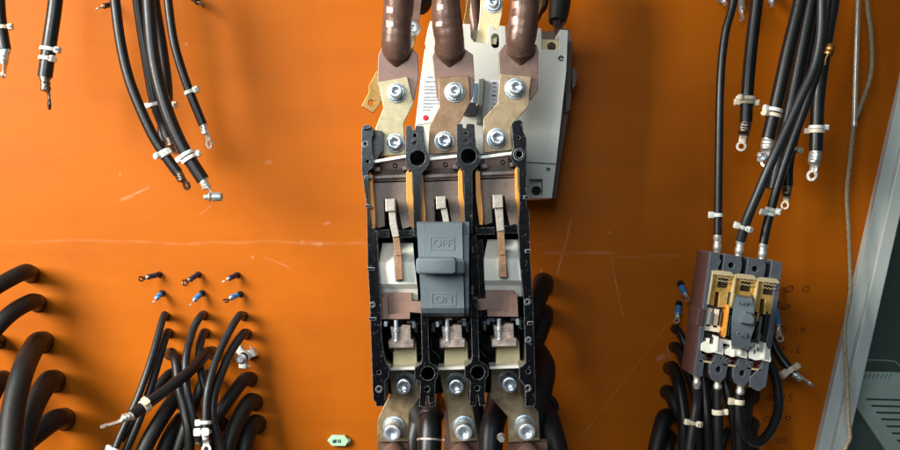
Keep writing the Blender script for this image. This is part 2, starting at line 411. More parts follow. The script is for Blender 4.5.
    rr = N.new('ShaderNodeMapRange'); rr.inputs['To Min'].default_value = .44; rr.inputs['To Max'].default_value = .56; L.new(n.outputs['Fac'], rr.inputs['Value'])
    L.new(rr.outputs['Result'], b.inputs['Roughness'])
    nb = N.new('ShaderNodeTexNoise'); nb.inputs['Scale'].default_value = 7; nb.inputs['Detail'].default_value = 3; L.new(mp.outputs['Vector'], nb.inputs['Vector'])
    bu = N.new('ShaderNodeBump'); bu.inputs['Strength'].default_value = .12; bu.inputs['Distance'].default_value = .004
    L.new(nb.outputs['Fac'], bu.inputs['Height']); L.new(bu.outputs['Normal'], b.inputs['Normal'])
    return m
M['panel'] = panel_mat()
EX = lambda y: 900-(y-89)*.2272        # right-hand edge of the board
pan = struct(plate('wall', [(-700, -600), (EX(-600), -600), (EX(1000), 1000), (-700, 1000)], 0, -.006, 'panel', None, 0))
pb = MB()
def ell(x, y, a, b_, rot=0, n=12, full=360):
    return [(x+a*math.cos(R(t))*math.cos(R(rot))-b_*math.sin(R(t))*math.sin(R(rot)), y+a*math.cos(R(t))*math.sin(R(rot))+b_*math.sin(R(t))*math.cos(R(rot))) for t in [i*full/n for i in range(n+1)]]
for s_ in (ell(789,289,4.2,2.6,-30), [(786,292),(793,286)], ell(806,289,3.2,2.4,-30), ell(785,307,4.8,1.9,-12), [(781,309),(791,305)],
           ell(783,329,3,2.4,0), ell(803,330,2,2,0), [(795,334),(797,332)],
           ell(781,349,3.4,2,-10), [(777,350),(786,348)], [(793,349),(791,353)], [(800,345),(797,349),(796,352),(799,353),(800,351),(797,350)],
           ell(779,371,3.4,2,-10), ell(770,398,4,2.4,-10), [(766,399),(775,397)], [(785,394),(783,401)], [(793,394),(790,394),(789,397),(792,398),(791,401),(788,401)],
           ell(767,419,4,2,-10), ell(775,418,2.4,2.2,0), ell(788,418,2.6,2,0), [(775,440),(779,438),(777,443),(781,443)], ell(784,440,2.4,2,0)):
    stroke(pb, s_, 0, .75, .0002)
pb.build('handwriting', 'pen', pan)

# --- cabinet frame on the right, dark inside behind it
def band(a, b_, y0=-500, y1=900): return [(EX(y0)+a, y0), (EX(y0)+b_, y0), (EX(y1)+b_, y1), (EX(y1)+a, y1)]
fr = thing('cabinet_frame', 'grey green painted steel cabinet frame slanting down the right edge of the orange board', 'cabinet frame', P(860, 450, 0))
plate('edge_strip', band(0.6, 12.5), .010, -.02, 'frame', fr, .4)
plate('groove', band(12.0, 17.5), .003, -.02, 'frame', fr, .2)
plate('outer_rail', band(16.5, 28), .018, -.03, 'frame', fr, 1.2)
struct(plate('backdrop', [(760, -600), (1700, -600), (1700, 1200), (700, 1200)], -.32, -.34, 'interior', None, 0))
vt = thing('vented_box', 'grey green plastic equipment box with slotted top behind the cabinet frame', 'ventilated box', P(885, 420, -.05))
slots = [[(x0, y0), (940, y0+2), (940, y0+4.2), (x0+2, y0+2.6)] for x0, y0 in ((865,398),(870,404.6),(875.3,411.3),(880.2,418),(885.2,425),(890.6,432),(896,439.5),(902,447))]
small = [[(x0+3, 374), (x0+5, 374), (x0+2, 379), (x0, 379)] for x0 in (863,867,871.2,875.4,879.6,883.8,888)]
plate('slotted_lid', [[(852,371.5),(950,374),(950,520),(938,520),(857,399),(850,385)]]+slots+small, -.05, -.053, 'vent', vt, .3)
plate('lid_rim', [(857,399),(938,520),(933,520),(853,401)], -.047, -.056, 'vent', vt, .4)
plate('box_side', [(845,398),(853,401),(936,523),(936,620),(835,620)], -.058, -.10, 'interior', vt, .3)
MB().tube(smoothpath([(860,362,-.06),(866,360,-.05),(892,361,-.05),(898,364,-.05),(902,370,-.055)], .5)[0], .0005, 8).build('handle', 'vent', vt)

# ================================================================ MAIN BREAKER
mb = thing('circuit_breaker', 'large opened black three-pole circuit breaker with grey OFF ON handle in the centre', 'circuit breaker', P(450, 265, .1))
H = .20
b = MB()
# back plate and floors
b.plate([[(368,160),(523,152),(532,392),(380,394)]], .125, .105, .3)
# left wall
b.plate([[(370,130),(382,131),(382,150),(377,158),(374,164),(370,164)]], H-.014, .108, .3)
b.plate([[(362,129),(364,127),(371,126.5),(373,129),(373,134),(371.5,137),(371.5,150),(373,158),(372.5,167),(367.6,171),(369.6,226),(376,232),(377,237),(378,262),(380,290),(381.5,340),(385,362),(389,368),(388,378),(384,381),(385,403.5),(383,406),(376.5,406),(376,402),(373.5,400),(371,330),(370,300),(368,262),(367,205),(362,170)],
         circ(365.3,144,1.6,10), circ(367.5,161.3,2.3,14), circ(379,372.5,2.4,14), circ(372.4,305,1.2,10)], H, .108, .4)
# walls between poles
def post(dx, dy):
    T = lambda L_: [(x+dx, y+dy) for x, y in L_]
    b.plate([T([(406,126.5),(411,126),(412,130.5),(415,130.5),(416,126),(423,126.5),(424,140),(425,149),(429,156),(429,163),(425,169),(421,173),(421,235),(414,235),(413,173),(409,168),(406,163),(406,154)]),
             T(circ(414.6,142.8,2.6)), T(circ(417.5,158,8.2,28)), T([(413,133),(417,133),(417,137.5),(413,137.5)])], H, .108, .4)
    return T
T1 = post(0, 0); T2 = post(51, -2)
def lowpost(dx, dy):
    T = lambda L_: [(x+dx, y+dy) for x, y in L_]
    b.plate([T([(421,300),(427,300),(429,362),(434,365),(438,370),(438,376),(435,380),(434.5,400),(435.5,406),(430,406.6),(429,401),(428.7,396),(426,396),(426,401),(425,407),(419.5,406.3),(420,400),(420.5,382),(415,378),(415,368),(421,364),(422.5,360)]),
             T(circ(427.8,373.4,7.2,28)), T(circ(427,389.3,3))], H, .108, .4)
lowpost(0, 0); lowpost(50, -1)
# right wall
b.plate([[(512,124),(514,121.5),(519,120),(522,121.5),(523,132),(526,138),(526.3,165),(526,205),(529,212),(530,262),(532.5,300),(534,345),(535.5,400),(534,406),(526,406),(525.5,386),(520,380),(519.5,368),(526,363),(524,300),(520,262),(518.5,225),(520,205),(519,168),(514,163),(511,156),(514,148)],
         circ(518.6,137.5,1.9,10), circ(519.3,154.3,3.6), circ(528.3,371.6,2.4,14), circ(528.8,340,1.4,10), circ(527.6,302,1.6,10)], H, .108, .4)
# sockets round the small holes, dimples, ribs along the outer walls
for x, y, r_ in ((519.3,154.3,5.6),(528.6,340,2.6),(527.6,302,3.0),(528,388.5,3.2),(379,389.5,3.2),(365.3,144,3.0),(372.4,305,2.6)):
    b.plate([circ(x, y, r_), circ(x, y, r_*.7)], H+.0012, H-.003, .2)
for y in (176,205,268,318): b.plate([rect(363.6+(y-150)*.032, y, 369.8+(y-150)*.036, y+2.2)], H+.0012, H-.002, .2)
for y in (196,250,322): b.plate([rect(523.6+(y-180)*.03, y, 528+(y-180)*.034, y+2.6)], H+.0014, H-.002, .2)
b.plate([[(363,125.5),(369,124.6),(370,128),(363,129)]], H+.006, H-.004, .2)
# cross bar
for x0, y0, x1, y1 in ((368,230.5,389,237.5),(399,231,416,237.5),(476,228,494,234.5),(505,226,527,233)):
    b.plate([[(x0, y0), (x1, y0-.6), (x1, y1-.6), (x0, y1)]], H-.006, .125, .4)
b.plate([circ(372,233.8,2.8,12), circ(372,233.8,1.6,12)], H-.004, H-.01, .2); b.plate([circ(413,232.6,3.2,14), circ(413,232.6,1.9,12)], H-.004, H-.01, .2); b.plate([circ(522,228.6,3.0,14), circ(522,228.6,1.7,12)], H-.004, H-.01, .2)
# pole two side cheeks beside the handle
b.plate([[(470,236),(476,236),(481,316),(474,318)]], H-.012, .125, .4)
b.plate([[(478,240),(482.5,240),(486,312),(481,314)]], H-.02, .125, .4)
b.plate([[(470,318),(492,315),(492,321),(470,323)]], H-.028, .125, .4)
for x in (381, 430, 482): b.plate([rect(x, 318, x+40, 323.5, .4)], H-.04, .125, .4)
b.build('housing', 'black', mb, 19)
# springs and small levers around the trip bar
b = MB()
for x, y in ((381,327),(415.5,327.5),(433,327),(467,327),(484.5,325.5),(520,324.5),(470,305)):
    b = MB(); pts = [P(x+1.8*math.cos(i*.9), y-4+i*.3, .176+.002*math.sin(i*.9)) for i in range(30)]
    b.tube(pts, .0004, 6).build('spring', 'zinc', mb)
b = MB()
for x0, y0, x1, y1 in ((383,321,389,323.2),(407,321,414,323),(435,321,442,324),(457.5,320.5,466,322.6),(489,318.5,495,321.6),(511,318,519,320.4),(470,240,474.5,241.6),(473,262,475,276)):
    plate('trip_lever', [(x0,y0),(x1,y0-.4),(x1,y1),(x0,y1)], .184, .178, 'slate', mb, .2)

for x, y, w_, h_, m_ in ((384,321.5,3,5,'zinc'),(412.5,322,2.6,6,'slate'),(436,322,2.6,5,'zinc'),(463,321,3,5,'slate'),(487,319.5,2.6,5,'slate'),(516.5,319,2.6,6,'zinc'),
        (472,246,1.4,7,'slate'),(471.5,286,2,9,'slate'),(475,300,2.4,2.4,'zinc'),(462,318.5,4,1.6,'armcu'),(446,318.2,6,1.6,'pinkcu')):
    plate('small_lever', rrect(x, y, x+w_, y+h_, min(w_, h_)*.4), .193, .186, m_, mb, .3)
# arc chutes
for k, (dx, dy) in enumerate(((0, 0), (50.4, -1), (107.6, -3.5))):
    T = lambda L_: [(x+dx, y+dy) for x, y in L_]
    a = plate('arc_chute', T([(371.5,183.5),(410,182),(411,226),(403,228.5),(400,214),(397.5,199.5),(383.5,199.5),(384.5,226),(377,228),(374,215)]), .183, .14, 'chute', mb, .5)
    sb = MB()
    v = [P(x, y, h) for x, y, h in ((374,170.5,.172),(406.5,168.5,.172),(410,180.5,.181),(371.5,181.8,.181),(374,170.5,.15),(406.5,168.5,.15),(410,180.5,.15),(371.5,181.8,.15))]
    v = [Vector((p.x+dx*.817/1000, p.y, p.z-dy*.817/1000)) for p in v]
    sb.add(v, [(0,1,2,3),(4,7,6,5),(0,4,5,1),(1,5,6,2),(2,6,7,3),(3,7,4,0)])
    sb.plate([T([(375,176),(408,174.5),(408.6,177.2),(374,178.8)])], .182, .17, .3)
    sb.plate([T([(373.5,168),(379,167),(380,171),(374,172)])], .181, .17, .3); sb.plate([T([(402.5,166.5),(407,166),(408,169),(403,170)])], .181, .17, .3)
    sb.build('deflector_plate', 'chute_lt', a)
    for X0, X1, sk in ((368.2, 372.4, 1), (408, 412, 1)):
        if k == 2 and X0 > 400: X1 -= 2
        if k == 0 and X0 > 400: X0 -= 1.5
        tp = 176 if X0 < 400 else 173
        plate('side_plate', T([(X0, tp), (X0+1.8, tp-3), (X0+1.8, tp-.5), (X1-.3, tp-1), (X1+.3, 192), (X1+2.4*sk, 214), (X1+2.4*sk, 228), (X1-.2, 228), (X0+2.2, 214), (X0+.4, 200)]), .193, .15, 'orangefib', mb, .3)
    # plate behind, copper tab under the steel strip
    t = plate('terminal_tab', T([(377,160),(408,158),(408,172),(377,173)]), .150, .13, 'palm', mb, .3)
    MB().plate([T(circ(395,165.5,2.3,16)), T(circ(395,165.5,1.6,16))], .1515, .149, .1).build('punched_ring', 'rubber_edge', t)
    s0 = ((371,160.5,406,154.8), (426.5,157.6,458,154.6), (480,155.9,512,151.8))[k]
    plate('steel_strip', [(s0[0], s0[1]), (s0[2], s0[3]), (s0[2], s0[3]+2.5), (s0[0], s0[1]+2.9)], .192, .186, 'steel', mb, .2)

# contact arms
def arm(block, upper, lower, tip):
    a = plate('contact_arm', upper, .206, .198, 'arm', mb, .4)
    plate('arm_head', block, .209, .190, 'arm', a, .7)
    if lower:
        plate('copper_arm', lower, .204, .197, 'armcu', a, .4); plate('rivet', tip, .2055, .200, 'armcu', a, .3)
arm([(385.8,199.5),(394.4,199),(394.6,210.5),(386.2,211)], [(389,211),(395,211),(396,222),(398.8,236),(393,237),(390,224)],
    [(393,236),(398.6,235),(401.2,254),(402.2,279),(396.4,279.5),(395.6,256)], [(395.7,252),(401,252),(401,255),(395.9,255)])
arm([(436.5,197),(445,196.5),(445.4,207.5),(437,208.5)], [(441,208),(446.5,207),(449,222),(444,224)], None, None)
arm([(493.6,195.5),(502.2,195),(502.6,207),(494.2,207.6)], [(495.2,207.5),(502.6,207.2),(503.8,230),(497.6,231)],
    [(497.6,231),(503.8,230.5),(505.4,252),(506.6,276.6),(499.6,277),(499.2,254)], [(499.3,251.5),(505.3,251.5),(505.4,254.5),(499.4,254.5)])

# cream insulators, pole one and three
for dx, dy, mm in ((0, 0, 'white'), (105, -3.5, 'white')):
    v = []
    pr = [(243,.176),(262,.194),(268,.195),(284,.194),(289,.188),(300,.182)]
    lx = [(382.5,413),(379,414.5),(379,415),(379.5,417),(379.8,417.6),(381,418)]
    rows = []
    for (y, h), (a0, a1) in zip(pr, lx):
        rows.append([P(a0+dx, y+dy, h), P(a1+dx, y+dy, h), P(a1+dx, y+dy, .128), P(a0+dx, y+dy, .128)])
    i_ = MB().rings(rows).build('insulator', mm, mb, 20)
    MB().plate([[(393.5+dx,250+dy),(399+dx,249+dy),(403+dx,280+dy),(395.5+dx,281+dy)]], .197, .19, .3).build('arm_slot', 'chute', i_)
# brown laminate blocks
for dx, dy, mir in ((0, 0, 0), (105, -2.5, 1)):
    T = (lambda L_: [(x, y) for x, y in L_]) if not mir else (lambda L_: [(897.5-x, y-2.5) for x, y in L_])
    l_ = plate('laminate_block', T([(384,293.2),(411.5,293.2),(411.5,301.5),(424,302),(423.5,313),(409.5,312),(409.5,318),(380,318.5),(381,297),(384,297)]), .190, .14, 'mauve', mb, .4)
    plate('laminate_flange', T([(380.5,297),(387.5,297),(388,315),(409.8,312.5),(409.5,318.7),(379.5,318.9)]), .194, .18, 'mauve', l_, .4)
plate('laminate_block', [(426,312),(463,311),(464,319),(427,320)], .172, .14, 'mauve', mb, .4)

# fixed contacts below
for dx, dy in ((0, 0), (51.2, -.4), (103, -1.4)):
    T = lambda L_: [(x+dx, y+dy) for x, y in L_]
    bp = plate('contact_bar', T([(394,344),(416,343),(417,368),(393,369)]), .170, .15, 'palebrass', mb, .3)
    plate('bar_edge', T([(387,368.2),(416.5,367.2),(416.5,369.4),(387,370.4)]), .190, .165, 'steel', bp, .2)
    ct_ = plate('fixed_contact', T([(391,327.5),(400,328),(403,325.5),(410,326),(410.4,338.6),(414,341),(413.6,347),(389.5,348),(389,341.4),(392.6,339)]), .186, .165, 'silver', mb, .7)
    plate('contact_step', T([(390,341.5),(413,340.5),(413,347),(390,347.6)]), .190, .180, 'silver', ct_, .6)
    sc_ = MB(); q = P(396.5+dx, 329+dy, .174)
    sc_.tube([P(396+dx, 320+dy, .197), P(396.6+dx, 341+dy, .197)], .0017, 14)
    for yy, rr in ((328.4,.0027),(330.2,.0027),(340,.0023)): sc_.tube([P(396.4+dx, yy+dy, .197), P(396.4+dx, yy+1.3+dy, .197)], rr, 14)
    sc_.build('adjusting_screw', 'zinc_bright', ct_)
    for i_ in range(3):
        pass

# handle with OFF and ON
hr = []
prof = [(221.5,.207),(223,.212),(230,.2175),(235.5,.2205),(251.5,.2205),(259,.2215),(272,.2215),(291,.2185),(308,.2185),(313,.215),(316.5,.206)]
def hstrip(x0, x1, dh, y0=None, y1=None, s0=.055, s1=.025):
    rows = []
    for y, h in prof:
        h -= dh
        rows.append([P(x0+(y-222)*s0, y, h), P(x1+(y-222)*s1, y, h), P(x1+(y-222)*s1, y, .16), P(x0+(y-222)*s0, y, .16)])
    return rows
hm = MB(); hm.rings(hstrip(424, 462, 0, s0=.03)); hb_ = hm.build('handle', 'handle', mb, 25)
MB().rings(hstrip(416.6, 423.8, .0035, s1=.03)).build('handle_cheek', 'handle', hb_, 25)
MB().rings(hstrip(462.8, 469, .006, s0=.03, s1=.0)).build('handle_cheek', 'handle', hb_, 25)
g = MB(); g.plate([rrect(417.5,259.2,454.5,272.3,2.2)], .2395, .215, 1.6); g.plate([rrect(453,260.2,463.5,272.6,1.6)], .231, .215, 1.2); g.build('grip', 'handle', hb_, 50)
b = MB()
b.plate([rect(430.2,236.5,454.2,250.2,.2), rect(430.9,237.2,453.5,249.5,.2)], .2209, .2190, .1)
b.build('frame_line', 'emboss', hb_)
b = MB(); b.plate([rect(431.6,293,455.8,306,.2), rect(432.3,293.7,455.1,305.3,.2)], .2189, .2165, .1); b.build('frame_line', 'emboss', hb_)
text('OFF', 442.3, 243.5, .2204, 10.8, 'emboss', hb_, 'lettering', 0, .0006, 1.02)
text('ON', 443.6, 299.5, .2184, 10.8, 'emboss', hb_, 'lettering', 0, .0006, 1.05)

# ================================================================ LINK BARS, upper
def linkbar(label, out, h, m, bolts, gname):
    o = thing('link_bar', label, 'link bar', P(out[0][0], out[0][1], h-.004), gname)
    plate('bar', out, h, h-.0045, m, o, .5)
    for q in bolts: bolt(o, *q)
    return o
UG = 'offset copper link bars of the large breaker'
linkbar('pale khaki offset link bar at upper left of the large breaker with two socket bolts', [(379,82),(407,77),(409,86),(413,103),(403,123),(405,154),(380,156),(376,128),(384,108)], .172, 'khaki',
        [(396.6,93,.172,10,6.9,.012), (395.2,143.2,.172,9.8,7.2,.010)], UG)
linkbar('dark brown offset link bar at upper middle of the large breaker', [(438.5,78),(468,76),(469,85),(470,102),(459,123),(459,152),(429,154),(430,126),(440,107)], .172, 'brownbar',
        [(454.6,92.3,.172,10.4,6.7,.009), (444.2,141.3,.172,10,7.4,.011)], UG)
linkbar('tan offset link bar at upper right of the large breaker touching the white shell', [(500.5,74),(531,77),(529,94),(528.5,105.5),(516,119),(513,128),(511,150),(484,152),(484,119),(498,103)], .172, 'khaki2',
        [(515,88.8,.172,10.6,7,.010), (496.6,138.6,.172,10.4,7.4,.010)], UG)
# lower
linkbar('khaki link bar at the bottom left of the large breaker bent outward', [(389,371),(416,369),(419,388),(419,398),(408.5,413),(408.3,441),(378,441.5),(378,420),(386,403),(392,394)], .145, 'khaki2',
        [(405,381,.145,10.4,7.5,.026), (394,426.5,.145,11,8.2,.025)], UG)
linkbar('nearly straight brown link bar at the bottom middle of the large breaker', [(439,371),(467.5,369),(471.5,404),(477,440),(451.5,442),(448.5,414),(444.5,396)], .145, 'khaki2',
        [(456,382,.145,10.2,7.6,.024), (463.4,426,.145,11.2,8.3,.025)], UG)
linkbar('greenish khaki link bar at the bottom right of the large breaker stepping right', [(492,370),(520,368),(522,394),(538,412),(539.5,440),(509,442),(508,416),(491,397)], .145, 'khaki2',
        [(507.6,379.6,.145,10.2,7.6,.025), (524.3,425,.145,11.2,8.3,.026)], UG)

# ================================================================ BROWN SLEEVED CABLES
CG = 'thick brown sleeved cables'
def browncable(label, x, top, palm, marks, yv=68, name='sleeved_cable'):
    """x: tube centre at y=48; top: further points going up"""
    o = thing(name, label, 'cable', P(x, 60, .167), CG)
    path, rad = smoothpath([(x, yv+.6, .1655, .6), (x, yv-3, .166, 4.5), (x, yv-8, .167, 9.5), (x, yv-14, .169, 13.5), (x, yv-19, .172, 15), (x, 40, .176, 15)]+top, 15)
    rad = [q*(1+.022*math.sin(i*.31+x)+.006*math.sin(i*1.3)) if i > 30 else q for i, q in enumerate(rad)]
    MB().tube(path, rad, 28).build('sheath', 'browntube', o, 50)
    L_ = plate('lug', palm, .1675, .161, 'palm', o, .6)
    for (mx_, my, mw, mh) in marks:
        m_ = MB()
        p0 = P(mx_, my, .176+.0118)
        k = min(range(len(path)), key=lambda i: abs(topx(path[i])[1]-my)); cp = path[k]; cr_ = rad[k]
        f = Vector((p0.x-cp.x, 0, 0)).x/cr_; f = max(-.85, min(.85, f)); a0 = math.asin(f); dw = W(mw, .18)/cr_/2/math.cos(a0)
        rows = []
        for i in range(7):
            a = a0-dw+2*dw*i/6
            for_ = [cp+Vector((math.sin(a)*cr_*q, -math.cos(a)*cr_*q, zz)) for q, zz in ((1.012, -W(mh, .18)/2), (1.012, W(mh, .18)/2), (.9, W(mh, .18)/2), (.9, -W(mh, .18)/2))]
            rows.append(for_)
        m_.rings(rows).build('crimp_mark', 'pinkcu', o, 30)
    return o
browncable('brown sleeved cable at upper left with two bright square crimp marks', 396.5, [(397,25,.178,15),(399,0,.182,15),(401,-60,.19,15),(402,-260,.19,15)],
           [(379,55),(382,48),(411,48),(417.5,54.5),(418,78),(414,98),(409,105),(385,105),(380,96),(378,80)], [(389.5,11,6.5,8.5),(389.5,25.5,7,8.5)])
browncable('brown sleeved cable at upper middle with faint crimp marks, over the white shell edge', 449.5, [(447.5,25,.178,15),(446,0,.182,14.5),(445,-60,.19,14),(445,-260,.19,14)],
           [(433,57),(436,49),(464,49),(472.5,55),(474,80),(472.5,95),(468,105),(441,105),(437,95),(435,78)], [(440,9,6,8.5),(438.5,24,6,7.5)])
browncable('brown sleeved cable at upper right with two pinkish crimp windows over the shell', 520.5, [(523,25,.178,15),(525,0,.182,14.5),(527,-60,.19,14),(528,-260,.19,14)],
           [(499.5,52.5),(505,45),(536,45),(538,52.5),(537,75),(537.5,90),(531,99),(505,103),(501,96),(500,76)], [(514.5,6,6,12),(514,22,6,8)], yv=66)
# lower lugs continuing down
for x0, x1, lb in ((378, 409.5, 'brown cable lug at the bottom edge below the left link bar'), (446, 476.5, 'brown cable lug at the bottom edge below the middle link bar'), (508.5, 548, 'brown cable lug at the bottom edge below the right link bar')):
    xm = (x0+x1)/2; o = thing('cable_lug', lb, 'cable lug', P(xm, 470, .135), 'brown lugs at the lower edge')
    plate('palm', [(x0, 441.5) if x0 != 446 else (443, 398), (x1-1, 440), (x1+1, 500), (x0-1, 500)], .1395, .133, 'palm', o, .6) if x0 != 446 else \
        plate('palm', [(445.5,398),(449,398),(452,440),(476.5,440),(478,500),(443,500)], .1395, .133, 'palm', o, .6)
    MB().tube(smoothpath([(xm, 443, .137, 2), (xm, 449, .143, 9), (xm, 458, .15, 14), (xm, 480, .155, 15), (xm, 520, .155, 15)], 15)[0],
              smoothpath([(xm, 443, .137, 2), (xm, 449, .143, 9), (xm, 458, .15, 14), (xm, 480, .155, 15), (xm, 520, .155, 15)], 15)[1], 24).build('barrel', 'palm', o, 50)

# ================================================================ WHITE SHELL BREAKER behind
ws = thing('breaker', 'light grey moulded case breaker with label and red dot behind the brown cables', 'circuit breaker', P(490, 110, .03))
HF = .095
plate('shell', [[(430.5,21.5),(434.5,22),(434.5,30),(452,32),(463.5,26),(463.5,24),(470,24.5),(470.5,38),(474,42.5),(487.5,43.5),(489.5,26),(493.5,26),(494,30),(499.5,30.5),(500,26),(505,26.5),(505.5,43),(509,45),(531,47),(536,47),(536,28),(541,29),(541.5,50),(559.5,50.5),(560.5,30),(567.5,30.5),(566,70),(556.5,158),(551.5,197.5),(527.5,198),(470,199),(412,190),(415.5,127),(421,80),(425,50),(427,47),(425.5,43),(428,30)],
      circ(561.3,58.4,3.4,16), rrect(491,33,500,48.5,4.2), rrect(528.5,178.5,543,196,1.2), circ(548.4,169.8,2.6,16)], HF, .03, 'grey', ws, .5)
plate('seam_line', [(525,161.6),(555.6,163.6),(555.5,164.6),(525,162.6)], HF+.0006, HF-.001, 'greydk', ws, .1)
r_ = plate('recess_floor', [(527,177),(545,177),(545,197),(527,197)], HF-.014, HF-.018, 'grey', ws, .2)
MB().plate([circ(536.3,190.5,4.4)], HF-.012, HF-.0145, .2).build('hole', 'rubber_edge', r_)
plate('terminal_plate', [[(541,39),(561,40.5),(560,56),(541,56)], circ(551.5,46.5,4.6)], HF-.012, HF-.02, 'palebrass', ws, .3)
plate('terminal_plate', [[(470,30),(490,31),(490,50),(470,50)]], HF-.028, HF-.034, 'tin_dark', ws, .3)
for x, y, hh in ((481.8,40.5,HF-.026),(495.4,38,HF-.02),(561.3,58.4,HF-.012),(548.4,169.8,HF-.012)):
    bolt(ws, x, y, hh, 3.9 if y < 50 else 3.0, 3.2 if y < 50 else 2.4, .004, 'tin', 'tin', spring=False)
plate('base', [(480,40),(569,29),(572,40),(570,100),(560.5,160),(555.5,198),(545,199),(430,196)], .052, .02, 'basebrown', ws, .5)
plate('base_clip', [(572,68),(577,70),(575,86),(572.5,88)], .05, .02, 'basebrown', ws, .5); plate('base_clip', [(566,92),(571,94),(569.5,110),(566,112)], .06, .02, 'basebrown', ws, .5)
plate('lever_rib', [(479.5,79.5),(484,79),(480.6,123),(477.2,123)], HF+.010, HF-.002, 'rib', ws, .5)
plate('toggle_block', [(467,102.5),(475.5,103.5),(475,112),(464.5,113.5),(464.5,108)], HF+.016, HF-.002, 'slate', ws, .6)
plate('window_recess', [(474.5,83.5),(478.5,83.5),(476.5,103),(473,103)], HF+.001, HF-.002, 'ink', ws, .2)
plate('side_label', [(491.5,80),(500,80.5),(498,120),(488,120)], HF+.0008, HF-.001, 'label', ws, .1)
lb = plate('label', [(423.5,71),(438,71.5),(444,120),(417.5,124.5),(420.5,92)], HF+.0008, HF-.001, 'label', ws, .1)
ib = MB()
for i, y in enumerate((77.3,81.8,86.6,89.8,93,97.2,100.4,103.8,107,110.2)):
    x = (427.5, 425.4, 424.6, 424.5, 424.2, 424.4, 423.6, 423.3, 423, 422.8)[i]; xe = (433,435.5,435,437,435,437.5,438.5,440,433,441)[i]
    while x < xe:
        w_ = random.uniform(.5, 1.1); hh = 1.3 if i != 1 else 1.9
        if not (i == 9 and 430 < x < 436):
            stroke(ib, [(x, y-hh*.5), (x+w_, y-hh*.5+random.uniform(-.1, .1))], HF+.0008, .28)
            stroke(ib, [(x+w_*.5, y-hh*.5), (x+w_*random.uniform(.3, .7), y+hh*.5)], HF+.0008, .3)
            stroke(ib, [(x, y+hh*.4), (x+w_, y+hh*.45)], HF+.0008, .25)
        x += w_+.55
ib.build('lettering', 'ink', lb)
ib = MB()
for i in range(9): stroke(ib, [(493-i*.2, 83+i*4.2), (495+random.random()*2-i*.2, 83+i*4.2)], HF+.0008, .6 if i % 3 else 1.6)
ib.build('lettering', 'slate', ws)
MB().plate([circ(425.6,117.8,2.7)], HF+.0014, HF, .1).build('red_dot', 'red', lb)

# things around and behind the shell at the top
lk = thing('brass_bar', 'pale brass bar with a washer and bolt rising from the light grey shell', 'link bar', P(488, 30, .08))
plate('bar', [(483,-30),(505,-30),(501.5,14),(498,30),(496,44),(476,42),(480,20)], .083, .078, 'palebrass', lk, .5)
bolt(lk, 492.5, 3.5, .083, 9.8, 5.6, .006)
lk = thing('brass_bar', 'narrow brass strip with a bolt half hidden behind the left brown cable', 'link bar', P(412, 40, .06))
plate('bar', [(409,4),(421,-20),(424,-20),(417,32),(412,54),(407,54)], .060, .056, 'palm', lk, .4)
bolt(lk, 413, 29, .060, 7.6, 4.6, .006)
plate('edge', [(414,38),(416,36),(412,54),(410,54)], .064, .060, 'brass', lk, .2)
o = plate('bracket', [[(377,71),(384,71),(385,90),(380.5,102.5),(373,112.5),(361.8,106),(369.5,92),(368.6,87)], circ(371,102.8,3.3,16)], .075, .071, 'brass', None, .4)
tag(o, 'brass tab with a round hole sticking out left behind the left link bar', 'bracket')
o = plate('bracket', [(466,10),(470,-20),(473,-20),(469,14),(466,26),(463,26)], .07, .066, 'brass', None, .3)
tag(o, 'thin brass edge visible between the middle brown cable and pale brass bar', 'bracket')
BG = 'cables behind the large breaker'
cable('dark brown cable behind the brass bar right of the middle brown cable', [(472,-40,.05),(473,0,.05),(476,22,.05),(479,36,.05)], 8.5, BG, m='browntube')
cable('dark cable end in the gap between left and middle brown cables', [(430,-30,.035),(427,-10,.04),(424,4,.045),(420,8,.05)], 7.5, BG, m='rubber_soft')
o = cable('fat black cable with frayed copper end above the right tower of the grey shell', [(562,-40,.05),(561,-10,.055),(559,10,.06,10.5),(557,22,.065,8.5)], 11, BG, m='rubber_soft')
fb = MB()
for i in range(26):
    a = random.random()*6.28; q = random.random()*5; x, y = 559+q*math.cos(a), 20
    fb.tube([P(x, y-4, .064+q*math.sin(a)*.001), P(x+random.uniform(-1.5, 1.5), y+3, .066+q*math.sin(a)*.001), P(558+(x-559)*.6+random.uniform(-1, 1), y+random.uniform(9, 17), .066)], .0006, 5)
fb.build('copper_strands', 'frayed', o)
cable('brown cable partly hidden behind the right brown sleeved cable', [(541,-40,.05),(543,0,.05),(537,12,.05),(530,26,.045)], 6, BG, m='browntube')
o = plate('bracket', [(540,-10),(544,-10),(541,8),(537,20),(535,20),(538,6)], .066, .062, 'brass', None, .3); tag(o, 'thin brass edge right of the right brown sleeved cable at the top', 'bracket')

# cables behind below
cable('black cable leaving the board right of the breaker, upper of two', [(543,283,0),(543,286,.02),(537,300,.035),(526,325,.05),(512,360,.06)], 9.5, BG, root=True, m='rubber_soft', grom=1.08)
cable('black cable leaving the board right of the breaker, lower of two', [(543,314,0),(543,318,.02),(538,334,.03),(528,360,.04),(516,400,.05)], 9.5, BG, root=True, m='rubber_soft', grom=1.08)
cable('fat dark cable bulging right of the breaker foot', [(528,344,.03),(540,362,.05),(542,374,.065),(538,394,.08),(531,430,.09),(526,480,.1)], 13.5, BG, m='rubber_soft', segs=26)
cable('brown black cable with a dark collar at the lower right of the breaker', [(538,392,.05),(543,408,.07),(549,425,.085),(556,450,.095),(562,490,.1)], 12, BG, m='rubber_soft', ties=[((545,407),200,'rubber_edge',1.22,.1,.007)], segs=24)
cable('dark grey cable between middle and right link bars', [(500,380,.03),(498,405,.045),(492,430,.06),(490,480,.07)], 12, BG, m='rubber_grey', segs=24)
cable('black cable behind the middle link bar', [(476,380,.03),(474,410,.04),(480,440,.05),(484,480,.06)], 10, BG, m='rubber')
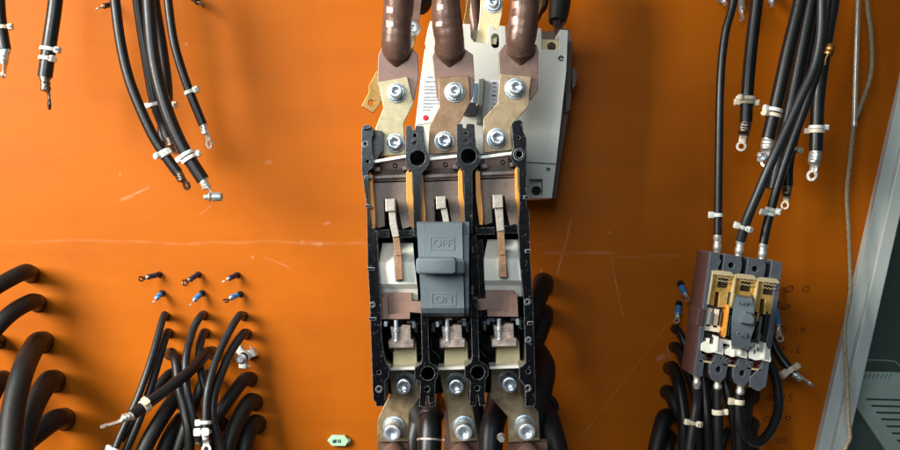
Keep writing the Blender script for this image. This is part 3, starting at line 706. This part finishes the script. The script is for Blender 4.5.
cable('grey cable with wide collar between left and middle link bars', [(436,380,.03,7),(434,398,.05,8),(431,416,.07,11),(430,436,.08,12),(428,480,.09,12)], 11, BG, m='rubber', ties=[((432,417),20,'rubber_grey',1.02,.1,.005),((430,440),20,'tin',1.0,.1,.002)], segs=24)
cable('dark cable curving behind the left link bar toward the lower middle', [(436,395,.02),(424,412,.03),(416,430,.04),(410,470,.045)], 9, BG, m='rubber_grey')
cable('black cable hidden low behind the left link bar', [(412,385,.02),(414,405,.03),(422,430,.04),(426,470,.04)], 10, BG, m='rubber_edge')
o = thing('bolt_nut', 'small pale nut beside the grey cable left of the right link bar', 'nut', P(501, 438, .07))
bolt(o, 501, 437, .085, 4.4, 3.6, .006, 'tin', 'tie', hexhead=True)

# ================================================================ UPPER LEFT CABLES
G1 = 'black cables hanging at the upper left'
cable('black cable cut by the left picture edge with pale lug', [(-2,-60,.09),(-1,0,.09),(1,25,.09),(5,50,.09)], 6, G1, lug=((1,74,.09),4,13,85), ties=[((2,27),10,'tie_yellow')])
cable('thick glossy black cable hanging straight with two ties and small edge-on lug', [(60,-60,.085),(55.5,0,.085),(50,40,.085),(45,77,.085)], 7.2, G1, lug=((46.5,104,.085),6,13,62,.8), ties=[((48,51),15,'tie'),((47,57.5),50,'tie_yellow')], lm='tin_dark')
cable('leftmost of the bunched hanging cables, ending in an open ring lug', [(110,-50,.08),(115,0,.08),(121,45,.08),(131,85,.08),(150,130,.08),(165,155,.08),(178,173,.08)], 5.2, G1, lug=((185,186,.08),5,8,38), ties=[((162,155),150,'tie',1.2),((164,157),60,'tie',1.15)], lm='tin_dark')
bc = cable('thick front cable of the bunch with a bolt in its lug', [(148,-50,.10),(148.5,0,.10),(154,60,.10),(166,108,.10),(182,146,.10),(203,180,.10)], 6.6, G1, lug=((211,197,.10),4.2,9,75,.8), ties=[((185.5,155),200,'tie',1.2),((188,158.5),0,'tie',1.2)])
bb = MB(); q = P(208, 197, .104); ax = (P(222, 196.6, .104)-q).normalized()
bb.lathe(q, ax, [(.0018,-.004),(.0026,-.003),(.0026,.001),(.0045,.001),(.0045,.0022),(.002,.0022),(.002,.0045),(.0042,.0045),(.0042,.0056),(.0024,.0056)])
bb.build('bolt', 'tin', bc); MB().lathe(q, ax, [(.0038,.0056),(.0041,.006),(.0041,.0118),(.0037,.0125),(.002,.0125),(.002,.010)], 30).build('bolt', 'zinc', bc)
cable('thin black cable behind the bunch with a single white tie', [(132,-50,.06),(137.5,0,.06),(145,50,.06),(154,100,.06),(163,125,.055),(168,138,.055)], 5.2, G1, lug=((173,150,.055),5,8,40), ties=[((155.5,105),175,'tie',1.2)], lm='tin_dark')
cable('rear black cable of the bunch bulging right behind the front one', [(150,-50,.05),(154,0,.05),(162,50,.05),(167,95,.05),(163,130,.05),(165,141,.05)], 5.8, G1, lug=((171,149,.045),5,7,40), ties=[((167,104),0,'tie_yellow',1.1)], lm='frayed')
cable('slim black cable right of the bunch with ring lug', [(163,-50,.07),(168,0,.07),(174,42,.07),(186,82,.07),(203,125,.07)], 4.4, G1, lug=((208,144,.07),5.2,9,40), ties=[((191.5,94),0,'tie',1.15)])

def terminal(label, x, y, tx, ty, sm, rr=3.2, roll=20, h0=.002, h1=.02, sr=2.6, group='small ring terminals poking through the board', lm='tin', stub=True):
    o = thing('ring_terminal', label, 'ring terminal', P(x, y, 0), group)
    a = P(x, y, -.004); q = P(x, y, .004); e = P(tx, ty, h1); L_ = (e-q)
    s1 = q+L_*.22; s2 = q+L_*.62
    MB().tube([a, q, s1], W(sr*.8, 0), 12).build('wire', 'rubber', o, 50)
    MB().tube([s1-L_*.04, s1, s1+L_*.1, s2-L_*.08, s2], [W(sr*.95, 0), W(sr*1.05, 0), W(sr*.95, 0), W(sr, 0), W(sr*1.1, 0)], 14).build('sleeve', sm, o, 50)
    MB().lathe(P(x, y, .0005), CAMD, [(.001, -.004), (W(sr*1.25, 0), -.004), (W(sr*1.25, 0), .0008), (.001, .001)]).build('grommet', 'rubber_edge', o)
    lug_mesh(s2, e, W(sr*.75, .02), W(rr, h1), L_.length*.1, roll, .55, th=.3).build('lug', lm, o)
    return o
terminal('ring terminal with dark sleeve and dark ring, leftmost of the upper row at lower left', 159, 274.5, 141.5, 278.5, 'darkblue', 3.2, 20, lm='tin_dark')
terminal('ring terminal with a wide open ring, middle of the upper row at lower left', 198, 274.5, 185.5, 282.5, 'darkblue', 3.8, -10, lm='tin_dark')
terminal('ring terminal seen edge-on, rightmost of the upper row at lower left', 237, 275, 224, 280.5, 'darkblue', 2.8, 80)
terminal('stubby bright blue ring terminal, leftmost of the lower row', 162, 293, 153.5, 301, 'blue', 2.8, 78)
terminal('blue ring terminal with shining ferrule, middle of the lower row', 202, 293, 190.5, 303.5, 'blue', 2.6, 78)
terminal('blue ring terminal with dark slanted ring, rightmost of the lower row', 240, 294, 226, 300, 'blue', 3.2, 45, lm='tin_dark')
terminal('small grey terminal beside the bunched cables at the top left', 113, 4, 98, 7.5, 'rubber_grey', 3.2, 65)
terminal('dark terminal at the top edge right of the slim hanging cable', 191, -3, 202, 5.5, 'rubber', 2.6, 50, lm='tin_dark')
G5 = 'small ring terminals on the right half of the board'
terminal('blue terminal at the top edge left of the long hanging cable', 722, -8, 724, 3, 'blue', 2.6, 70, sr=4.6, group=G5)
terminal('white lug at the top edge between two hanging cables', 742, -6, 741, 18, 'tin', 3.5, 75, sr=3.6, group=G5)
terminal('blue terminal stub at the top edge right of the straight hanging cable', 772, -8, 771, 5, 'blue', 2.4, 80, sr=3.8, group=G5)
terminal('blue ring terminal pointing down left of the small breaker, upper one', 680.5, 284, 687, 299, 'blue', 3.2, 60, sr=3.0, group=G5)
terminal('blue ring terminal pointing down left of the small breaker, lower one', 679, 304, 676.5, 320, 'blue', 3.8, 40, sr=3.0, group=G5)
terminal('blue ring terminal with open ring pointing down right of the small breaker', 775, 303, 780, 338, 'blue', 4.4, 8, sr=2.9, h1=.03, group=G5)

# ================================================================ LOWER LEFT
G2 = 'fat black cables leaving the board at the lower left'
cable('uppermost fat black cable bending left out of the board', [(30,274,0),(25,272,.035),(8,280,.055),(-12,293,.07),(-40,320,.08)], 8.2, G2, True, m='rubber_soft', grom=1.08)
cable('second fat black cable bending left below the uppermost one', [(37,303,0),(31,302,.035),(14,311,.055),(-4,328,.07),(-25,355,.08)], 8.4, G2, True, m='rubber_soft', grom=1.08)
cable('longest fat black cable arching down to the lower left corner', [(43,342,0,10),(36,344,.03,10.5),(24,368,.075,11),(14,405,.10,11.5),(9,450,.12,12),(6,500,.13,12)], 11, G2, True, m='rubber_soft', grom=1.08, segs=26)
cable('fat black cable right of the longest one, ending at the bottom edge', [(54,381,0),(48,382,.03),(36,402,.06),(26,430,.08),(20,470,.09)], 10.5, G2, True, m='rubber_soft', grom=1.08, segs=24)
cable('lowest fat black cable running left along the bottom edge', [(64,419,0),(55,420,.03),(38,432,.05),(18,450,.06),(-5,480,.07)], 10.5, G2, True, m='rubber_soft', grom=1.08, segs=24)
cable('black cable stub at the left picture edge below the second cable', [(-2,341,0),(-8,341,.02),(-20,350,.04),(-40,370,.05)], 7, G2, True, m='rubber_soft', grom=1.08)
cable('dark cable stub at the left edge beside the longest cable', [(3,380,0),(-1,382,.02),(-8,395,.04),(-20,420,.05)], 9, G2, True, m='rubber_soft', grom=1.08)

G3 = 'black cable cluster at the lower left'
cable('leftmost thin cable of the cluster tied at its lower end', [(165,316,0),(163,318,.02),(152,357,.045),(138,397,.06),(119,439,.07),(110,465,.075)], 3.6, G3, True, ties=[((114,448),190,'tie',1.3)], m='rubber_grey')
cable('thin cable starting just below the leftmost one and running beside it', [(168,333,0),(166,335,.02),(157,366,.04),(150,389,.05),(138,423,.06),(124,455,.065)], 4, G3, True, m='rubber_grey')
cable('thin cable in the upper middle of the cluster making a long S', [(203,315,0),(200,317,.02),(193,330,.03),(186,358,.05),(187,388,.06),(193,415,.065),(199,440,.06)], 3.8, G3, True, m='rubber_grey')
cable('short thin cable right of the long S one curving under its neighbour', [(205,333,0),(203,334,.018),(199,353,.035),(202,378,.045),(208,400,.05),(214,430,.05)], 4, G3, True, m='rubber_grey')
ce = cable('thin cable from the top right of the cluster tied twice near the bottom', [(243,316,0),(239,316,.02),(228,334,.035),(217,358,.05),(209,385,.065),(206,405,.07),(205.5,434,.075)], 3.8, G3, True, lug=((206,449,.078),5,6,0), ties=[((205.5,421),185,'tie',1.5,1.2),((205.5,432),180,'tie',1.4,1.3),((205.5,438),90,'tie',1.3,1.2)], m='rubber_grey')
cable('thin cable at the right of the cluster with a kink above the bottom', [(246,334,0),(243,334,.02),(232,350,.035),(221,374,.05),(214,396,.06),(213,418,.065),(219,442,.065),(224,470,.065)], 4.4, G3, True, m='rubber_grey')
cable('medium cable running straight down through the middle of the cluster', [(170,354,0),(172,353,.02),(176,362,.035),(179,386,.045),(185,411,.05),(189,435,.055),(190,470,.055)], 5, G3, True, m='rubber')
cable('thick cable crossing the cluster down to the left, ending in a bare flat lug', [(212,353,0),(207,353,.03),(195,366,.055),(183,377,.07),(154,399,.09),(132,415.5,.105)], 5.6, G3, True, lug=((104,424,.115),4.2,9,80,.85), ties=[((146,406),90,'tie_yellow',1.15,1.0,.006)], m='rubber')
cable('dark cable passing beneath the crossing thick one', [(172,374,0),(168,375,.02),(154,391,.035),(138,412,.045),(120,440,.05)], 4.8, G3, True, m='rubber_soft')
cable('fat cable from the centre of the cluster down to the bottom edge', [(178,399,0),(173,401,.025),(158,424,.045),(145,448,.055),(136,475,.06)], 7.8, G3, True, m='rubber_soft')
cable('fat cable low in the cluster just right of the centre', [(182,421,0),(178,423,.02),(168,440,.035),(156,470,.045)], 7.6, G3, True, m='rubber_soft')
cable('medium cable emerging behind the kinked thin cable', [(208,376,0),(205,378,.02),(196,399,.03),(186,425,.035),(176,455,.04)], 5.4, G3, True, m='rubber_soft')
cable('black cable angling down left from the right side of the cluster', [(250,379,0),(244,380,.025),(231,396,.04),(216,418,.05),(200,445,.055)], 6.6, G3, True, m='rubber_soft', grom=1.1)
cable('fat cable below the angled one at the right side of the cluster', [(254,402,0),(249,402,.025),(238,420,.04),(230,440,.05),(224,470,.055)], 8, G3, True, m='rubber_soft', grom=1.08)
cable('lowest fat cable at the right end of the cluster', [(257,424,0),(253,424,.02),(246,440,.035),(241,470,.045)], 8.6, G3, True, m='rubber_soft', grom=1.08)
cable('small dark cable deep in the cluster beside the lowest fat one', [(220,423,0),(217,424,.02),(212,440,.03),(207,470,.035)], 6.2, G3, True, m='rubber_soft')
o = thing('cable_end', 'short cable end with white ties and a bright bolt right of the cluster', 'cable end', P(249, 355, 0), G3)
pth, rd = smoothpath([(249,355,-.005),(248,355,.006),(245,356,.015),(242,358,.024)], 4.6)
MB().tube(pth, rd, 16).build('sheath', 'rubber', o, 50)
for at, an in (((246,356),100),((245,357),200),((244,357),320)): tie_on(pth, rd, at, an, o, 'tie', 1.2, 1.3)
bolt(o, 241.4, 359, .028, 5.2, 3.4, .004, 'zinc', 'zinc_bright')

# green id tag
o = thing('id_tag', 'small pale green cable marker tag near the bottom edge left of the large breaker', 'marker tag', P(339, 441, 0))
t_ = plate('tag_body', [(328,440.6),(332,436.2),(344.5,436.4),(345.5,437.5),(348.2,441),(345,445.6),(332,445.4)], .006, .0005, 'greentag', o, .6)
plate('tag_mark', [(332.8,440),(336.6,439.6),(336,442.8),(332.6,443)], .0064, .005, 'tagink', t_, .1)
MB().plate([circ(339.2,441.2,1.7,12), circ(339.2,441.2,.8,10)], .0064, .005, .1).build('tag_mark', 'tagink', t_)
MB().plate([circ(348,441,2.2,14), circ(348,441,1.1,12)], .004, .0005, .2).build('tag_hole', 'greentag', t_)

# ================================================================ UPPER RIGHT CABLES
G4 = 'black cables hanging at the upper right'
cable('long thin black cable falling straight to the first terminal of the small breaker', [(738,-50,.10),(733.5,0,.10),(725,35,.10),(720.5,80,.10),(719,150,.10),(718,215,.10),(717.6,237,.10)], 4.1, G4, ties=[((718,216),180,'tie')])
cable('thick straight black cable with three tie heads and dark ring lug', [(763,-50,.07),(757,0,.07),(751,50,.07),(747.5,90,.07),(746,122,.07)], 6.2, G4, lug=((741,146,.07),5.4,10,25), ties=[((747.8,101),180,'tie_yellow',1.2),((747.6,104.5),0,'tie_yellow',1.2),((747.7,100),150,'tie_yellow',1.25)], lm='tin_dark')
cb = cable('thick black cable with two close ties and a bolted lug', [(808,-50,.085),(800,0,.085),(788,50,.085),(777,100,.085),(768,139,.085)], 6.6, G4, lug=((765,162,.085),5,10,30), ties=[((775,110),180,'tie'),((774,115),170,'tie_yellow')])
bb = MB(); q = P(760, 155, .093); ax = (P(768, 164, .088)-q).normalized()
bb.lathe(q, ax, [(.002,-.002),(.0028,-.001),(.0028,.003),(.0052,.003),(.0052,.0045),(.0026,.0045)]); bb.build('bolt', 'zinc_bright', cb)
cable('thick black cable behind the bundle reaching lowest of the free ends', [(822,-50,.055),(812,0,.055),(802,50,.055),(792,100,.055),(783,140,.055),(777,170,.055),(773,189,.055)], 7.2, G4, m='rubber')
cable('black cable in the rear of the bundle with small dim ring lug', [(826,-50,.045),(822,0,.045),(812,60,.045),(798,120,.045),(789,160,.045),(787.5,186,.045)], 5.2, G4, lug=((784.5,205,.045),4.6,8,40), ties=[((791,150),0,'tie_yellow',1.25)], lm='tin_dark')
cable('slim greyish cable on top of the bundle falling to the middle terminal', [(822,-50,.12),(822,0,.12),(820.5,38,.12),(814,68,.12),(801,97,.12),(787,128,.12),(770,165,.12),(756,198,.115),(746,222,.11),(740.6,241,.105)], 4.9, G4, ties=[((744,226),180,'tie',1.15),((743.8,226.5),60,'tie',1.15)], m='rubber_grey')
cable('slim black cable crossing under the greyish one to the third terminal', [(835,-50,.10),(828,0,.10),(820,60,.10),(804,110,.10),(790,148,.10),(777,188,.10),(767,225,.10),(763.2,244,.10)], 4.5, G4, ties=[((769,210),10,'tie',1.15),((768,215.5),170,'tie',1.15)])
cable('thick black cable at the right of the bundle with pale ring lug', [(838,-50,.07),(833,0,.07),(826,40,.07),(819,90,.07),(817,120,.07),(816,151,.07)], 6.6, G4, lug=((811,175,.07),6.2,12,52), ties=[((817,127.5),10,'tie'),((817,132.5),180,'tie_yellow')])
o = thing('brass_clamp', 'small brass crimp clamp on the bundle of cables at the upper right', 'clamp', P(829, 50, .12))
fb = MB(); fb.lathe(P(829, 52.5, .125), Vector((.3, -.1, 1)), [(.002, -.002), (.004, -.002), (.0042, 0), (.0032, .001), (.0042, .002), (.0042, .004), (.0032, .005), (.0040, .006), (.003, .0075), (.001, .0075)])
fb.build('crimp', 'brass', o); MB().tube([P(829, 53, .125), P(826, 58, .124), P(825, 65, .122)], .0009, 8).build('strap', 'brass', o)
o = thing('sleeve_rod', 'thin translucent sleeve rod hanging along the right side of the board', 'rod', P(856, 60, .04))
MB().tube([P(859.5, -60, .03), P(858, 0, .03), P(856, 60, .03), P(854.2, 123, .03)], W(2.7, .03), 14).build('sleeve', 'rod', o)
MB().tube([P(854.2, 122, .03), P(854, 126, .03)], W(3.1, .03), 14).build('end_cap', 'tin', o)
pt, rd = smoothpath([(868,-50,.03),(867,0,.03),(871,33,.03),(871,72,.03),(861,105,.03),(854,125,.03),(850,161,.03),(847,194,.03),(848.5,225,.03),(850,262,.03),(850,294,.035),(844.5,330,.05),(847,379,.05),(848.5,419,.05),(850,437,.05),(847,445,.05),(841,458,.05)], 2.1, 14)
MB().tube(pt, [r*(1+.12*math.sin(i*1.9)) for i, r in enumerate(rd)], 10).build('string', 'string')
tag(bpy.data.objects['string'], 'beige braided string dangling in front of the board edge and cabinet frame', 'string')

# ================================================================ SMALL BREAKER
sb = thing('circuit_breaker', 'small tilted three-pole breaker with brown side and gold arc chutes at the right', 'circuit breaker', P(735, 318, .05))
U = Vector((71, 11)).normalized(); V = Vector((-17, 124)).normalized(); O2 = Vector((711, 252))
def Q(u, v): # local breaker coordinates: u along its top edge 0..72, v down 0..125
    return (O2.x+U.x*u+V.x*v, O2.y+U.y*u+V.y*v)
def QR(u0, v0, u1, v1): return [Q(u0, v0), Q(u1, v0), Q(u1, v1), Q(u0, v1)]
h2 = .118
b = MB()
b.plate([QR(1, 2, 71, 118)], .086, .076, .4); b.plate([QR(22, 22, 58, 96)], .075, .0, .4)
b.plate([[Q(0,0),Q(9,0),Q(9,4),Q(11,8),Q(9,14),Q(10,20),Q(4,22),Q(3.5,60),Q(4,100),Q(8,112),Q(8,124),Q(4,125),Q(0,124)], [Q(6+1.4*math.cos(t*.7), 9+1.4*math.sin(t*.7)) for t in range(9)]], h2, .076, .4)
for u0 in (14, 38):
    b.plate([[Q(u0,0),Q(u0+16,0),Q(u0+18,6),Q(u0+18,13),Q(u0+16,20),Q(u0,20)], [Q(u0+8+3.4*math.cos(t*.4), 10+3.4*math.sin(t*.4)) for t in range(16)]], h2, .08, .4)
    b.plate([[Q(u0+5,99),Q(u0+14,100),Q(u0+16,106),Q(u0+18,108),Q(u0+17,122),Q(u0+13,127),Q(u0+5,126),Q(u0+1,120),Q(u0,112),Q(u0+4,107)], [Q(u0+9.5+3*math.cos(t*.4), 115+3.6*math.sin(t*.4)) for t in range(16)], [Q(u0+10.5+1.4*math.cos(t*.7), 104+1.4*math.sin(t*.7)) for t in range(9)]], h2, .07, .4)
b.plate([[Q(62,-1),Q(72,0),Q(72.5,24),Q(72.5,124),Q(66,130),Q(57,127),Q(56,118),Q(66,106),Q(68.5,60),Q(68,26),Q(62,22)]], h2, .076, .4)
for u0 in (22, 46): b.plate([QR(u0, 20, u0+2.4, 100)], h2-.006, .08, .3)
b.plate([QR(3, 53, 30, 57)], h2-.012, .08, .3); b.plate([QR(3, 80, 68, 84)], h2-.02, .08, .3)
b.build('housing', 'housing2', sb, 19)
MB().plate([[Q(-1.6,0.5),Q(.2,0),Q(.2,124),Q(-1.6,124)]], h2-.001, .074, .2).build('side_cover', 'side2', sb)
plate('dark_floor', QR(4, 22, 68, 116), .086, .083, 'blackin', sb, .2)
plate('side_clip', QR(-4, 58, 1.5, 74), h2+.001, .09, 'side2', sb, .4)
for i, u0 in enumerate((4.5, 27.5, 50.5)):
    a = plate('arc_chute', [[Q(u0,21),Q(u0+22,19.5),Q(u0+22,36),Q(u0+17.5,36.5),Q(u0+17.5,52),Q(u0+10.5,53),Q(u0+10,38),Q(u0+5,38),Q(u0+5,52),Q(u0-.5,52)], [Q(u0+6,24),Q(u0+17.6,23),Q(u0+17.6,34),Q(u0+6,34.6)]], h2-.002, h2-.014, 'gold', sb, .5)
    gb = MB()
    for j in range(6): gb.plate([[Q(u0+5.6,23.8+j*1.9),Q(u0+18,22.8+j*1.9),Q(u0+18,23.8+j*1.9),Q(u0+5.6,24.8+j*1.9)]], h2-.004-random.random()*.002, h2-.012, .1)
    gb.build('grid', 'goldgrid', a)
    plate('grid_floor', [Q(u0+5.5,23.5),Q(u0+18,22.5),Q(u0+18,34.5),Q(u0+5.5,35)], h2-.008, h2-.016, 'blackin', a, .1)
    wv = MB()
    for v_ in (22.4, 26.2):
        stroke(wv, [Q(u0+5+j*1.7, v_+(1.8 if j % 2 else 0)) for j in range(9)], h2+.0006, .55, .0008)
    wv.build('grid_edge', 'palebrass', a)
    plate('chute_cap', [Q(u0-.4,18.6),Q(u0+4,17.4),Q(u0+18,16.8),Q(u0+21.6,19.5),Q(u0+21,20.6),Q(u0,21.6)], h2+.002, .10, 'palebrass', a, .4)
    cw = MB(); cw.plate([[Q(u0-.5,22),Q(u0+1,22),Q(u0+1,38),Q(u0+.4,52),Q(u0-1,52)]], h2+.001, .10, .2); cw.build('wall_edge', 'palebrass', a)
    plate('inner_tongue', [Q(u0+6,40),Q(u0+9,40),Q(u0+9.5,55),Q(u0+6.5,55)], h2-.02, .088, 'tin_dark', a, .3)
    # contacts at the foot
    jj = (0, 2.5, -1)[i]
    cl = plate('white_clip', [Q(u0-.5+i,92.5+jj),Q(u0+3+i,90+jj),Q(u0+6+i,91.5),Q(u0+12+i,91.8),Q(u0+12.5+i,87+jj),Q(u0+15+i,85+jj),Q(u0+17+i,88),Q(u0+19+i,87.5),Q(u0+20+i,93),Q(u0+21.5+i,97),Q(u0+21+i,99.5),Q(u0+12+i,98.5),Q(u0+6+i,100),Q(u0+i,98.5)], h2+.004, .108, 'white', sb, .5)
    plate('clip_tooth', QR(u0+4+i, 86+jj, u0+6+i, 92), h2+.002, .108, 'white', cl, .3)
    plate('clip_rib', [Q(u0+12.6+i,83+jj),Q(u0+14.4+i,83+jj),Q(u0+15.4+i,97),Q(u0+13.4+i,97)], h2+.008, .112, 'white', cl, .4)
    tb = MB()
    for j in range(7):
        x, y = Q(u0+5+j*1.7+i, 103+random.uniform(-1.5, 1.5)); tb.box(P(x, y, .108), Vector((.0016, 0, .0004)), Vector((0, .003, 0)), Vector((-.0004, 0, .0014)))
    tb.build('copper_braid', 'coppertip', sb)
    bolt(sb, *Q(u0+3+i, 104), .105, 2.8, 2, .004, 'tin', 'zinc_bright', spring=False)
    plate('strip', QR(u0-1.5+i, 108.5, u0+13+i, 110), h2, .10, 'palebrass', sb, .2)
for u0, u1 in ((5, 9), (12, 16), (58, 62)): plate('insulator', QR(u0, 56, u1, 74 if u0 < 50 else 80), h2-.004 if u0 < 50 else h2-.018, .09, 'cream' if u0 < 50 else 'rib', sb, .4)
plate('insulator', QR(4, 72, 19, 78), h2-.004, .09, 'cream', sb, .4)
plate('fibre_strip', [Q(24,50),Q(25.8,50),Q(26,80),Q(25,82),Q(21.5,75),Q(24,72)], h2+.003, .09, 'orangefib', sb, .3)
plate('trip_rod', QR(15, 85, 33, 88), h2, .10, 'white', sb, .5); plate('trip_rod', QR(50, 84, 62, 87), h2-.004, .10, 'white', sb, .5)
for u_, v_, a_, b_, m_, d_ in ((18,58,1.2,14,'tin_dark',.004),(20,82,9,1.4,'blackin',.006),(28,60,1,20,'slate',.002),(16,88,1.6,4,'white',.0),(36,94,1.2,6,'white',-.006),(56,88,1.4,6,'white',-.004),
        (10,60,.8,12,'slate',-.001),(63,50,1.6,22,'blackin',.002),(55,52,1.2,9,'gold',.004),(47,92,6,1.4,'slate',-.002),(8,84,5,2.4,'blackin',.0)):
    plate('small_lever', QR(u_, v_, u_+a_, v_+b_), h2-d_, h2-d_-.008, m_, sb, .25)
# handle
rows = []
for v_, h_, a0, a1 in ((38,.130,31,46.5),(40,.138,30.5,47.5),(50,.144,29.5,50),(60,.147,29.5,53),(68,.147,30,53.5),(78,.143,31,51.5),(90,.134,33,51),(92,.126,33.5,50.5)):
    rows.append([P(*Q(a0, v_), h_), P(*Q(a1, v_), h_), P(*Q(a1, v_), .09), P(*Q(a0, v_), .09)])
hd = MB().rings(rows).build('handle', 'handle', sb, 25)
k_ = MB(); qs = []
for s_, hh in ((1, .146), (.9, .154), (.72, .160)):
    cx, cy = 44.5, 60.5
    qs.append([P(*Q(cx+a*s_, cy+d*s_), hh) for a, d in ((-6, -1), (-2, -7), (5, -7), (10, -2), (10, 4), (6, 6), (-6, 6))])
k_.rings(qs).build('knob', 'handle', hd, 25)
ang = -math.degrees(math.atan2(11, 71))
x, y = Q(38.5, 46); text('OFF', x, y, .1435, 6.2, 'emboss', hd, 'lettering', ang, .0006)
x, y = Q(41.5, 77); text('ON', x, y, .1445, 6.4, 'emboss', hd, 'lettering', ang, .0006)
# lower ferrules and upper ferrules belong to cables
def ferrule(par, x0, y0, x1, y1, h, r):
    a, e = P(x0, y0, h), P(x1, y1, h); d = e-a
    MB().tube([a, a+d*.25, a+d*.3, a+d*.5, a+d*.55, a+d*.8, a+d*.85, e], [W(r, h)*q for q in (1, 1, .88, .88, 1.02, 1.02, .86, .86)], 16).build('ferrule', 'tin', par, 40)
cabs = {o_['label'][:14]: o_ for o_ in bpy.data.objects if 'label' in o_ and o_.get('group') == G4}
ferrule(cabs['long thin blac'], 717.6, 235, 717, 253, .10, 4.2)
ferrule(cabs['slim greyish c'], 740.8, 239, 738.5, 256, .105, 4.4)
ferrule(cabs['slim black cab'], 763.4, 242, 762, 259, .10, 4.3)

G6 = 'cables below the small breaker'
def lowcab(label, f, pts, r, **k):
    o = cable(label, pts, r, G6, **k); ferrule(o, *f); return o
lowcab('black cable from the left foot of the small breaker with one tie', (697,371,697,389,.105,4), [(697,387,.105),(697,400,.10),(694,420,.10),(690,450,.10),(687,500,.10)], 4.3, ties=[((693.6,422),180,'tie_yellow'),((693.6,422.5),30,'tie_yellow')], m='rubber_grey')
lowcab('glossy black cable from the middle foot of the small breaker', (717.5,376,717.8,391,.105,4.2), [(717.8,389,.105),(718,412,.105),(718.6,440,.105),(721,500,.10)], 4.8, ties=[((718,411),0,'tie_yellow',1.15,1.0,.0045)])
lowcab('black cable from the right foot looping round and back up', (741,381,740,396,.105,4.4), [(739.5,394,.105),(738.5,410,.105),(741,428,.105),(749,440,.10),(760,442,.09),(772,428,.08),(778.5,408,.07),(777,384,.06),(770,362,.05),(764,345,.045)], 4.7, ties=[((738.6,402),180,'tie_yellow',1.15,1.0,.0045)])
cable('straight black cable running below the right foot to the bottom edge', [(737,404,.095),(738,420,.095),(740,450,.095),(741,500,.09)], 4.6, G6)
cable('dark cable between the left and middle feet', [(704,360,.03),(705,385,.04),(707,420,.05),(710,470,.05)], 5, G6, m='rubber')
cable('dark cable between the middle and right feet', [(724,350,.03),(727,385,.045),(733,415,.05),(736,440,.05),(738,480,.05)], 5, G6, m='rubber')
cable('thin dark cable slanting behind the middle foot', [(716,350,.02),(712,390,.03),(707,425,.035),(700,470,.035)], 3.6, G6, m='rubber')
cable('thin cable slanting left between the middle and right cables', [(728,430,.02),(724,440,.03),(716,470,.035)], 3.6, G6, m='rubber_grey')
cable('thin cable entering behind the breaker side, uppermost of the left column', [(675,329,0),(677,329,.014),(683,340,.022),(690,360,.025),(698,385,.025),(703,420,.03)], 3.6, G6, True)
cable('cable curving behind the breaker side, second of the left column', [(674,347,0),(677,347,.016),(683,360,.03),(690,378,.04),(696,400,.05),(699,450,.05)], 4.4, G6, True)
cable('medium cable arching down, third of the left column', [(670,368,0),(673,368,.02),(678,382,.04),(682,405,.05),(684,430,.055),(684,480,.055)], 6.2, G6, True, m='rubber', grom=1.12)
cable('medium cable slanting right, fourth of the left column', [(667,392,0),(670,393,.02),(675,405,.03),(684,425,.035),(692,455,.035)], 6.4, G6, True, m='rubber_soft', grom=1.12)
cable('fat cable bending straight down, fifth of the left column', [(667,417,0),(664,418,.03),(660,432,.04),(655,455,.045),(652,490,.05)], 8, G6, True, m='rubber_soft', grom=1.08)
cable('short cable at the bottom edge right of the fat one', [(669,438,0),(668,440,.02),(668,455,.03),(668,480,.03)], 6.8, G6, True, m='rubber_soft')
cable('fat cable leaving the board beside the looping cable', [(751,396,0),(747,397,.02),(744,412,.035),(742,440,.04),(744,480,.04)], 8, G6, True, m='rubber_soft', grom=1.08)
cable('fat dark cable at the bottom edge inside the loop', [(750,425,0),(749,427,.02),(751,445,.03),(752,480,.03)], 7.5, G6, True, m='rubber_soft')
cable('black cable from behind the small breaker with white tie and pale flat lug', [(768,325,.02),(771,337,.03),(776,350,.035),(784,362,.04),(794,374,.045)], 4.6, G6, lug=((808,385,.05),4.4,8,75), ties=[((790.5,370),170,'tie_yellow',1.3,1.2),((791,370.6),40,'tie_yellow',1.25)])
cable('thin dark wire feeding the blue terminal right of the small breaker', [(774,282,.01),(774.5,292,.01),(775,302,.01)], 1.8, G6)
